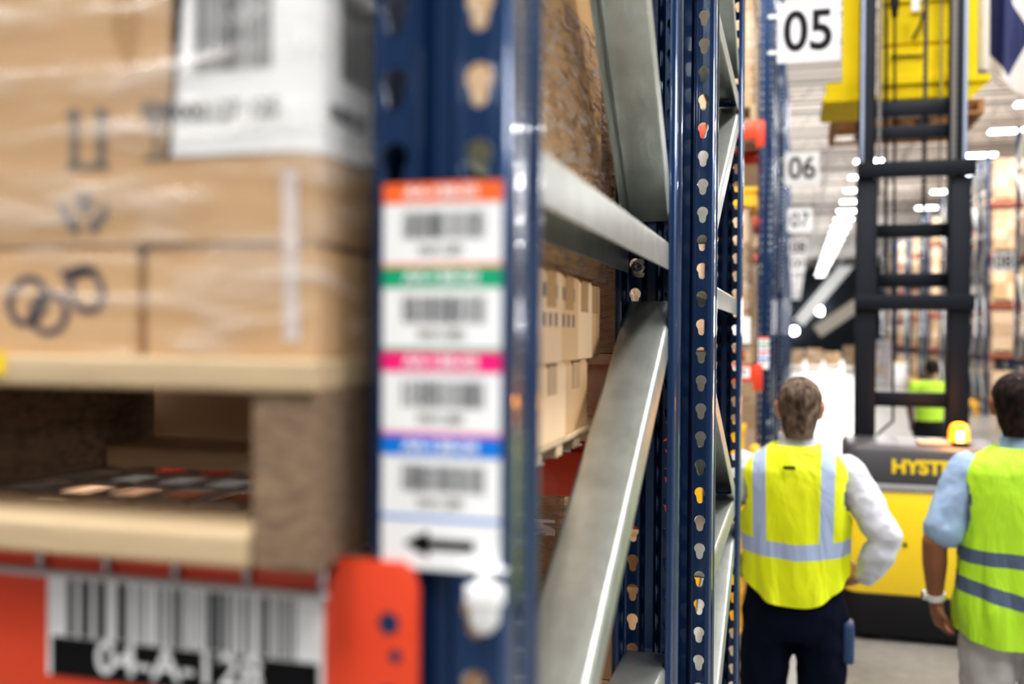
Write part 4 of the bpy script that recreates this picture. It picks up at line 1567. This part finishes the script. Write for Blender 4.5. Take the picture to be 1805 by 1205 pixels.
x0, zb = pz(1484, 160, YQ)
x1, _ = pz(1514, 160, YQ)
x2, _ = pz(1704, 160, YQ)
x3, _ = pz(1722, 160, YQ)
_, zf0 = pz(1480, 176, YQ)
_, zf1 = pz(1480, 146, YQ)
CT = zf0 + 1.9
car = link('operator_carriage', None, TK)
MB().box(x0, x1 + .05, YQ, YQ + .04, zf1, CT).box(x1 + .02, x1 + .06, YQ - .05, YQ + .3, zf1, CT).build('left_panel', MT['yel3'], car, smooth=0, bevel=.005)
MB().box(x2 - .02, x3, YQ, YQ + .06, zf1, CT).build('right_post', MT['yel3'], car, smooth=0, bevel=.005)
a0, zz0 = pz(1450, 186, YQ)
a1, zz1 = pz(1745, 143, YQ)
_, zz2 = pz(1745, 133, YQ)
MB().box(a0, x1 + .12, YQ - .02, YQ + .72, zf0 - .02, zf0 + .03).box(a0 + .02, x1 + .1, YQ - .01, YQ + .05, zf0 + .03, zf1).build('platform_edge', MT['yel3'], car, smooth=0, bevel=.006)
MB().box(x2 - .05, a1, YQ - .02, YQ + .05, zz1, zz2 + .01).build('right_ledge', MT['yel3'], car, smooth=0, bevel=.004)
g0, zg = pz(1706, 180, YQ)
MB().add([(x2, YQ, zz1), (a1 - .01, YQ, zz1), (x2, YQ, zg), (x2, YQ + .03, zz1), (a1 - .01, YQ + .03, zz1), (x2, YQ + .03, zg)], [(0, 1, 2), (5, 4, 3), (0, 3, 4, 1), (1, 4, 5, 2), (2, 5, 3, 0)]).build('gusset', MT['yel3'], car, smooth=0)
m0, zm_ = pz(1547, 176, YQ + .05)
m1, _ = pz(1684, 176, YQ + .05)
bp = MB()
zz = zm_
for i, (h_, d_) in enumerate(((.10, .0), (.06, -.03), (.20, .0), (.05, .03), (.30, .01), (.05, -.02), (1.0, .0))):
    bp.box(m0, m1, YQ + .05 + d_, YQ + .12 + d_, zz, zz + h_)
    zz += h_
bp.build('back_panel', MT['yel3'], car, smooth=0, bevel=.004)
w0, wz = pz(1607, 19, YQ)
w1, _ = pz(1622, 19, YQ)
MB().box(w0, w1, YQ + .02, YQ + .03, wz, wz + .16).build('paper_tag', MT['sign'], car, smooth=0, bevel=.002)
w0, wz = pz(1658, 165, YQ - .08)
w1, wz1 = pz(1664, 48, YQ - .08)
MB().box(w0, w1, YQ - .08, YQ - .05, wz, wz1).build('guide_bar', MT['yel3'], car, smooth=0)
MB().box(x1 + .1, x2, YQ + .10, YQ + .72, zf0 - .01, zf0 + .02).build('platform_floor', MT['gry'], car, smooth=0)
# rolled grey sheet right of the right post
g0, _ = pz(1724, 60, YQ + .2)
g1, gz = pz(1744, 118, YQ + .2)
MB().loft([(gz, (g0 + g1) / 2, YQ + .3, (g1 - g0) / 2, .04), (gz + .02, (g0 + g1) / 2, YQ + .3, (g1 - g0) / 2, .05), (CT, (g0 + g1) / 2, YQ + .3, (g1 - g0) / 2, .05)], 18).build('grey_pad', MT['beige'], car)
# pallet carried on the forks
xpl, zpl = at(1468, 212, 8.66).x, at(1468, 212, 8.66).z
lp = pallet('brown wooden pallet raised high on the forks of the lift', xpl + 1.15, 8.66, zpl, 1.15, 1.2, ss=.075, mats=('wood_e', 'wood_e', 'wood_e'))
for xx in (-.24, .24):
    MB().box(xx - .05, xx + .05, YQ + .70, YQ + 1.9, zpl + .030, zpl + .070).box(xx - .05, xx + .05, YQ + .66, YQ + .70, zpl + .030, zpl + .5).build('fork', MT['mast'], car, smooth=0)
del lp['deck_top']
# amber beacon on the cover and a pad beside it
p = at(1690, 782, ty + .10)
bc = link('beacon', None, TK, (p.x - tx, .10, zct))
MB().cyl((0, 0, 0), (0, 0, .03), .062, 20).build('beacon_base', MT['rub'], bc, smooth=40)
MB().loft([(.03, 0, 0, .064, .064), (.10, 0, 0, .062, .062), (.135, 0, 0, .05, .05), (.15, 0, 0, .02, .02)], 20).build('beacon_lens', MT['amber'], bc, smooth=40)
MB().loft([(.035, 0, -.045, .026, .026), (.10, 0, -.045, .026, .026)], 12).build('beacon_bulb', MT['amber_core'], bc, smooth=40)
q = at(1650, 783, ty + .12)
pd = thing('clipboard', 'tan clipboard lying on the grey cover of the lift', 'clipboard', (q.x, ty + .12, zct + .002))
MB().box(-.11, .11, -.06, .10, 0, .022).build('board', MT['pad'], pd, smooth=0, bevel=.005)
MB().box(-.04, .04, .07, .098, .0222, .032).build('clip', MT['galv'], pd, smooth=0, bevel=.002)
lgt = bpy.data.lights.new('beacon_glow', 'POINT')
lgt.energy = 9
lgt.color = (1, .38, .06)
lgt.shadow_soft_size = .06
link('beacon_glow', lgt, None, (p.x, ty + .02, zct + .22))

# -------------------------------------------------------------------- people
def hand(mb, wrist, d, palm_n, side, L=.185, curl=.5, sc=1.0):
    """palm with four unequal curled fingers and a thumb off its side"""
    wrist, d, pn = Vector(wrist), Vector(d).normalized(), Vector(palm_n).normalized()
    pn = (pn - d * pn.dot(d)).normalized()
    s = d.cross(pn) * side                             # toward the thumb
    pl_ = .095 * sc
    mb.tube([wrist - d * .02, wrist + d * .02, wrist + d * .06 * sc, wrist + d * pl_], [(.027, .02), (.034, .018), (.041, .017), (.039, .013)] if abs(s.dot(Vector((1, 0, 0)))) > 2 else [.024, .027, .027, .02], 12)
    for k in (-1, 0, 1):
        mb.tube([wrist + d * .015 + s * k * .010, wrist + d * .055 * sc + s * k * .022, wrist + d * pl_ + s * k * .026], [.018, .016, .0125], 10)
    for i, (o, l) in enumerate(((.031, .072), (.0105, .080), (-.0105, .074), (-.031, .058))):
        p0 = wrist + d * (pl_ - .012) + s * o
        ang = 0
        pts, p_ = [p0], p0
        for k, f_ in enumerate((.45, .32, .25)):
            ang += curl * (.6 + .5 * k)
            p_ = p_ + (d * math.cos(ang) + pn * math.sin(ang)) * l * f_ * sc
            pts.append(p_)
        mb.tube(pts, [.0098, .0092, .0086, .0075], 8)
    t0 = wrist + d * .03 + s * .026
    t1 = t0 + (d * .6 + s * .7 + pn * .25).normalized() * .038
    t2 = t1 + (d * .9 + s * .25 + pn * .35).normalized() * .032
    t3 = t2 + (d * .95 + pn * .4).normalized() * .024
    mb.tube([t0, t1, t2, t3], [.015, .0125, .0105, .009], 8)


def head(mb, c, tilt=0):
    """skull, jaw, nose, brow, ears; faces +Y, c = centre of the skull"""
    x, y, z = c
    mb.loft([(z - .118, x, y + .060, .018, .022), (z - .108, x, y + .052, .038, .040), (z - .085, x, y + .040, .054, .058), (z - .055, x, y + .022, .064, .076), (z - .02, x, y + .008, .071, .090),
             (z + .02, x, y, .077, .098), (z + .05, x, y - .002, .077, .098), (z + .08, x, y - .004, .068, .087), (z + .103, x, y - .006, .048, .063), (z + .114, x, y - .006, .022, .03)], 24)
    mb.tube([(x, y + .088, z + .012), (x, y + .104, z - .012), (x, y + .110, z - .032)], [.009, .011, .014], 8)
    mb.tube([(x - .045, y + .072, z + .026), (x, y + .088, z + .028), (x + .045, y + .072, z + .026)], [.010, .011, .010], 8)
    mb.tube([(x - .022, y + .080, z - .062), (x, y + .087, z - .062), (x + .022, y + .080, z - .062)], [.007, .009, .007], 8)
    for s in (-1, 1):
        mb.tube([(x + s * .077, y - .002, z - .036), (x + s * .082, y - .006, z - .012), (x + s * .086, y - .012, z + .008), (x + s * .084, y - .006, z + .022)], [(.009, .010), (.010, .014), (.010, .017), (.009, .012)], 10)


def eyes(parent, c):
    x, y, z = c
    for s in (-1, 1):
        MB().loft([(-.008, 0, 0, .004, .003), (-.004, 0, 0, .010, .006), (0, 0, 0, .012, .007), (.004, 0, 0, .010, .006), (.008, 0, 0, .004, .003)], 14).build('eye', MT['sign'], parent).location = (x + s * .032, y + .083, z + .006)


def hair(parent, m, c, nape, bald=0):
    """cap of short hair: crown, back and sides down to the nape"""
    x, y, z = c
    mb = MB()
    rg = random.Random(5)
    seg, rows = 48, 26
    vs, fs = [], []
    for i in range(rows + 1):
        for j in range(seg):
            t_ = 2 * PI * j / seg                      # 0 = +x, pi/2 = +y (face)
            fr = math.sin(t_)
            if fr > .35:
                zl = z + .058 + .01 * fr
            elif fr > -.15:
                zl = z - .01 + (fr + .15) * .13
            else:
                zl = z - .01 - min(1, (-.15 - fr) / .45) * (z - .01 - nape)
            q = i / rows
            zz_ = zl + (z + .121 - zl) * math.sin(q * PI / 2)
            h_ = (zz_ - z)
            if h_ > .03:
                k = math.sqrt(max(0, 1 - ((h_ - .03) / .092) ** 2))
                rx, ry, cy = .0835 * k, .106 * k, -.003
            else:
                k = (h_ - .03) / -.13
                rx, ry, cy = .0835 - .020 * k, .106 - .030 * k, -.003 - .010 * k
            n_ = rg.uniform(-.0018, .0018)
            vs.append((x + (rx + n_) * math.cos(t_), y + cy + (ry + n_) * math.sin(t_), zz_))
    for i in range(rows):
        for j in range(seg):
            k = (j + 1) % seg
            fs.append((i * seg + j, i * seg + k, (i + 1) * seg + k, (i + 1) * seg + j))
    fs.append(tuple(range(rows * seg, rows * seg + seg)))
    mb.add(vs, fs)
    o = mb.build('hair', MT[m], parent, smooth=80)
    return o


def vest(parent, m, prof, hem, ztop, ahz=(1.27, 1.46), ahx=.165, seg=96, rows=70, folds=.010, thick=.006):
    """sleeveless vest: prof lists (z, half width, half depth, y centre)"""
    def ip(z):
        for a, b in zip(prof, prof[1:]):
            if a[0] <= z <= b[0]:
                q = (z - a[0]) / (b[0] - a[0])
                return [a[i] + (b[i] - a[i]) * q for i in (1, 2, 3)]
        return list(prof[0][1:]) if z < prof[0][0] else list(prof[-1][1:])
    vs, fs = [], []
    for i in range(rows + 1):
        for j in range(seg):
            t_ = 2 * PI * j / seg
            c, s_ = math.cos(t_), math.sin(t_)
            z0 = hem(c, s_)
            z_ = z0 + (ztop - z0) * i / rows
            hw_, hd, cy = ip(z_)
            p_ = 2.5
            fo = folds * (math.sin(t_ * 9 + z_ * 7) * .5 + math.sin(t_ * 5 - z_ * 16) * .6 + math.sin(t_ * 14 + z_ * 4) * .3) * max(.15, min(1, (1.45 - z_) * 2))
            vs.append(((hw_ + fo) * math.copysign(abs(c) ** (2 / p_), c), cy + (hd + fo) * math.copysign(abs(s_) ** (2 / p_), s_), z_))
    for i in range(rows):
        for j in range(seg):
            k = (j + 1) % seg
            f_ = (i * seg + j, i * seg + k, (i + 1) * seg + k, (i + 1) * seg + j)
            cx_ = sum(vs[q][0] for q in f_) / 4
            cz_ = sum(vs[q][2] for q in f_) / 4
            mid = (ahz[0] + ahz[1]) / 2
            half = (ahz[1] - ahz[0]) / 2
            lim = ahx + .05 * abs((cz_ - mid) / half) ** 2.5
            if ahz[0] < cz_ < ahz[1] and abs(cx_) > lim:
                continue
            fs.append(f_)
    me = bpy.data.meshes.new('tmp')
    me.from_pydata(vs, [], fs)
    o = bpy.data.objects.new('tmp', me)
    COL.objects.link(o)
    sm = o.modifiers.new('s', 'SMOOTH')
    sm.iterations = 2
    sd = o.modifiers.new('t', 'SOLIDIFY')
    sd.thickness = thick
    sd.offset = 1
    me2 = bpy.data.meshes.new_from_object(o.evaluated_get(bpy.context.evaluated_depsgraph_get()))
    bpy.data.objects.remove(o)
    me2.name = 'vest'
    for p_ in me2.polygons:
        p_.use_smooth = True
    me2.set_sharp_from_angle(angle=R(60))
    me2.materials.clear()
    me2.materials.append(MT[m])
    return link('vest', me2, parent)


def shoes(parent, feet):
    for s, (x, y) in feet:
        mb = MB().loft([(0, x, y + .06, .046, .135, 2.6), (.022, x, y + .06, .048, .138, 2.6), (.045, x, y + .05, .045, .12), (.075, x, y + .015, .042, .075), (.115, x, y - .005, .042, .055)], 20)
        mb.build('shoe', MT['shoe'], parent)


def body_core(mb, w=1.0, sh=1.475):
    mb.loft([(.86, 0, 0, .15 * w, .105), (.93, 0, 0, .168 * w, .118), (1.02, 0, .005, .155 * w, .108), (1.12, 0, .005, .150 * w, .105), (1.24, 0, 0, .165 * w, .112), (1.34, 0, -.005, .178 * w, .115),
             (1.42, 0, -.008, .178 * w, .105), (1.47, 0, -.01, .145 * w, .085), (1.51, 0, -.008, .085, .065), (1.53, 0, -.004, .06, .06)], 28)
    mb.tube([(0, -.005, 1.48), (0, .004, 1.545), (0, .012, 1.60)], [.062, .056, .056], 16)


def legs_core(mb, xs_, grow=0.0, z1=.09):
    for hx, kx, ax, yy in xs_:
        mb.tube([(hx, 0, .90), (hx * .95 + kx * .05, .0, .80), (kx, .012 + yy * .4, .49), (kx * .4 + ax * .6, -.012 + yy * .8, .34), (ax, -.01 + yy, z1)],
                [.086 + grow, .084 + grow, .058 + grow * 1.3, .056 + grow * 1.3, .040 + grow * 1.7], 16)


def arm_core(mb, S, E, W, r=(.055, .046, .042, .038, .028), g=0):
    S, E, W = Vector(S), Vector(E), Vector(W)
    mb.tube([S, S.lerp(E, .5), E, E.lerp(W, .35), W], [x + g for x in r], 14)


# person in the middle: white shirt, yellow vest, hands on hips
pc = at(1402, 900, 3.95)
P1 = thing('person', 'man from behind in yellow vest, white shirt and navy trousers, hands on hips', 'person', (pc.x, 3.95, 0), R(-1.5))
HC = (.012, .005, 1.672)
LEGS1 = [(-.095, -.125, -.150, .0), (.100, .105, .085, .03)]
Er, Wr = (.325, -.075, 1.205), (.252, -.035, 1.062)
El, Wl = (-.325, -.075, 1.205), (-.245, -.035, 1.062)
mb = MB()
body_core(mb)
legs_core(mb, LEGS1)
arm_core(mb, (.185, -.01, 1.435), Er, Wr)
arm_core(mb, (-.185, -.01, 1.435), El, Wl)
hand(mb, (.246, -.032, 1.059), (-.74, .60, -.22), (-.6, -.75, .1), 1, curl=-.28)
hand(mb, (-.239, -.032, 1.059), (.74, .60, -.22), (.6, -.75, .1), -1, curl=-.28)
head(mb, HC)
blob('body', mb, MT['skin1'], P1, .0065, 3)
eyes(P1, HC)
hair(P1, 'hair1', HC, 1.560)
mb = MB()
mb.loft([(1.0, 0, .005, .150, .105), (1.03, 0, .005, .160, .112), (1.12, 0, .005, .162, .115), (1.24, 0, 0, .176, .122), (1.34, 0, -.005, .190, .125), (1.42, 0, -.008, .190, .115), (1.47, 0, -.01, .155, .094), (1.505, 0, -.008, .10, .074), (1.515, 0, -.006, .08, .07)], 28)
for S, E, W in (((.188, -.01, 1.432), Er, Wr), ((-.188, -.01, 1.432), El, Wl)):
    S, E, W = Vector(S), Vector(E), Vector(W)
    mb.tube([S, S.lerp(E, .5), E, E.lerp(W, .35), E.lerp(W, .8), W], [.068, .066, .064, .063, .052, .043], 16)
mb.loft([(1.495, 0, -.004, .078, .074), (1.54, 0, .002, .068, .068), (1.578, 0, .006, .066, .070)], 24)
blob('shirt', mb, MT['shirt1'], P1, .009, 4, (.034, .085))
mb = MB()
mb.loft([(.80, 0, 0, .165, .11), (.86, 0, 0, .185, .125), (.95, 0, 0, .184, .130), (1.04, 0, .003, .170, .12)], 28)
legs_core(mb, LEGS1, .016, .06)
blob('trousers', mb, MT['trs1'], P1, .011, 4, (.035, .13))
vest(P1, 'vest1', [(.85, .172, .135, 0), (.95, .186, .142, 0), (1.02, .190, .14, 0), (1.12, .192, .138, 0), (1.25, .202, .140, -.004), (1.38, .206, .135, -.008), (1.44, .200, .125, -.01), (1.475, .172, .108, -.01), (1.515, .118, .088, -.008), (1.534, .086, .080, -.003)],
     lambda c, s: .945 + .11 * abs(c) ** 2.6, 1.534, ahz=(1.24, 1.462), ahx=.172)
MB().box(-.022, .022, 0, .002, 0, .012).build('neck_tag', MT['black'], P1, smooth=0).location = (-.02, -.150, 1.455)
shoes(P1, [(0, (-.15, -.01)), (0, (.085, .02))])
MB().box(-.012, .030, -.05, .05, 0, .15).build('pouch', MT['pouch'], P1, bevel=.012, bseg=3).location = (.186, -.02, .73)

# person at right: pale blue polo, lime vest, watch, arm hanging
pc2 = at(1797, 900, 4.18)
P2 = thing('person', 'dark-haired man in lime vest, pale blue polo and grey trousers, wearing white watch', 'person', (pc2.x, 4.18, 0), R(-3))
H2 = (-.018, .0, 1.692)
LEGS2 = [(-.098, -.105, -.115, .0), (.098, .11, .12, .03)]
E2l, W2l = (-.300, -.035, 1.150), (-.290, .045, .915)
E2r, W2r = (.300, -.035, 1.150), (.290, .045, .915)
mb = MB()
body_core(mb, 1.08)
legs_core(mb, LEGS2)
arm_core(mb, (-.185, -.01, 1.435), E2l, W2l, (.06, .052, .048, .047, .030))
arm_core(mb, (.185, -.01, 1.435), E2r, W2r, (.06, .052, .048, .047, .030))
hand(mb, (-.288, .05, .905), (.16, .18, -1), (1, .25, .1), 1, curl=.42)
hand(mb, (.288, .05, .905), (-.16, .18, -1), (-1, .25, .1), -1, curl=.42)
head(mb, H2)
blob('body', mb, MT['skin2'], P2, .0065, 3)
eyes(P2, H2)
hair(P2, 'hair2', H2, 1.572)
mb = MB()
mb.loft([(.98, 0, .005, .160, .11), (1.02, 0, .005, .172, .118), (1.12, 0, .005, .175, .12), (1.24, 0, 0, .19, .126), (1.34, 0, -.005, .200, .129), (1.42, 0, -.008, .192, .118), (1.47, 0, -.01, .165, .096), (1.51, 0, -.008, .10, .076)], 28)
for s in (-1, 1):
    mb.tube([(s * .186, -.01, 1.436), (s * .234, -.02, 1.31), (s * .268, -.03, 1.205)], [.074, .075, .080], 16, caps=True)
mb.loft([(1.50, 0, -.004, .082, .078), (1.54, 0, .002, .073, .073), (1.580, 0, .006, .072, .075)], 24)
blob('shirt', mb, MT['shirt2'], P2, .009, 3, (.026, .09))
mb = MB()
mb.loft([(.78, 0, 0, .17, .115), (.86, 0, 0, .192, .13), (.95, 0, 0, .190, .134), (1.04, 0, .003, .178, .124)], 28)
legs_core(mb, LEGS2, .022, .06)
blob('trousers', mb, MT['trs2'], P2, .011, 4, (.045, .13))
vest(P2, 'vest2', [(.75, .205, .150, 0), (.92, .220, .155, 0), (1.05, .212, .150, 0), (1.20, .205, .146, 0), (1.36, .212, .142, -.006), (1.44, .205, .132, -.01), (1.478, .176, .112, -.01), (1.51, .122, .09, -.008), (1.53, .092, .08, -.005)],
     lambda c, s: .785 + .03 * abs(c) ** 2, 1.53, ahz=(1.13, 1.466), ahx=.176, folds=.011)
shoes(P2, [(0, (-.115, -.01)), (0, (.12, .02))])
d = (Vector(W2l) - Vector(E2l)).normalized()
w_ = link('wristwatch', None, P2)
wp = Vector(W2l) - d * .012
MB().tube([wp - d * .013, wp + d * .013], [.0385, .0375], 20, caps=False).build('strap', MT['watch'], w_, smooth=40)
MB().tube([wp + Vector((-.035, -.006, 0)), wp + Vector((-.047, -.008, 0))], [.021, .019], 18, caps=False).build('watch_case', MT['watch'], w_, smooth=40)
MB().tube([wp + Vector((-.0468, -.008, 0)), wp + Vector((-.0485, -.0083, 0))], [.014, .014], 16, caps=False).build('watch_face', MT['black'], w_, smooth=40)

# worker far beyond the lift
pc3 = at(1638, 720, 12.9)
P3 = thing('person', 'distant worker in plain lime shirt and black trousers seen through the lift mast', 'person', (pc3.x, 12.9, 0), R(5))
P3.scale = (.94, .94, .94)
H3 = (.03, .02, 1.66)
mb = MB()
body_core(mb)
L3 = [(-.095, -.10, -.11, 0), (.095, .10, .11, .05)]
legs_core(mb, L3)
arm_core(mb, (-.185, -.01, 1.435), (-.235, .0, 1.15), (-.19, .11, .95))
arm_core(mb, (.185, -.01, 1.435), (.26, .0, 1.15), (.28, .06, .92))
hand(mb, (-.19, .115, .945), (.1, .3, -1), (1, .25, .1), 1, curl=.4)
hand(mb, (.28, .062, .915), (.05, .2, -1), (-1, .25, .1), -1, curl=.4)
head(mb, H3)
blob('body', mb, MT['skin3'], P3, .008, 3)
hair(P3, 'hair3', H3, 1.60)
mb = MB()
mb.loft([(.90, 0, 0, .18, .125), (1.02, 0, .005, .17, .12), (1.24, 0, 0, .18, .124), (1.42, 0, -.008, .192, .115), (1.47, 0, -.01, .155, .094), (1.51, 0, -.008, .09, .074)], 24)
for s in (-1, 1):
    mb.tube([(s * .188, -.01, 1.432), (s * .225, -.005, 1.27)], [.07, .068], 14)
blob('shirt', mb, MT['lime'], P3, .011, 3)
mb = MB()
mb.loft([(.80, 0, 0, .165, .11), (.95, 0, 0, .184, .13), (1.0, 0, .003, .175, .122)], 24)
legs_core(mb, L3, .018, .06)
blob('trousers', mb, MT['rub'], P3, .012, 3)
shoes(P3, [(0, (-.11, -.01)), (0, (.11, .03))])

# -------------------------------------------------------------------- lights
w = bpy.data.worlds.new('world')
scn.world = w
w.use_nodes = True
bg = w.node_tree.nodes['Background']
bg.inputs[0].default_value = (.90, .94, 1.0, 1)
bg.inputs[1].default_value = .30


def area(x, y, z, sx, sy, e, rot=(0, 0, 0), col=(1, .98, .95)):
    l = bpy.data.lights.new('area', 'AREA')
    l.shape = 'RECTANGLE'
    l.size = sx
    l.size_y = sy
    l.energy = e
    l.color = col
    o = link('area', l, None, (x, y, z))
    o.rotation_euler = rot
    return o


for y, e in ((-3.5, 250), (1.5, 230), (6, 200), (11, 230), (17, 380), (25, 480), (35, 540), (47, 480), (60, 700), (75, 480), (-20, 700), (-32, 900)):
    area(2.2, y, 7.3, .8, 3.4, e)
for x in (-4, -1):
    area(x, -1.4, 7.0, .7, 2.6, 260)
area(-1.5, 4.9, 7.0, 2.4, .6, 260)
for y in (24.8, 30.5, 36, 42, 48):
    area(6.0, y, 7.2, 3, .6, 280)
for y in (20, 32, 46, 62):
    area(2.2, y, 5.0, 7, 8, 260, (PI, 0, 0))  # unseen upward panels added to brighten the ceiling
area(2.5, 88, 3.5, 6, 3, 700, (-PI / 2, 0, 0))  # unseen panel added to light the far end of the hall
area(-22, -1.4, 7.2, 3, .8, 600)
area(19, 5.2, 6.6, 2.5, 14, 2200, (0, R(40), 0))  # long unseen panel added for streaks along the near upright
scn.view_settings.view_transform = 'Standard'
scn.view_settings.look = 'Medium High Contrast'
scn.view_settings.exposure = .1
scn.cycles.use_denoising = True
scn.cycles.max_bounces = 8
scn.cycles.transparent_max_bounces = 24
scn.cycles.sample_clamp_indirect = 8
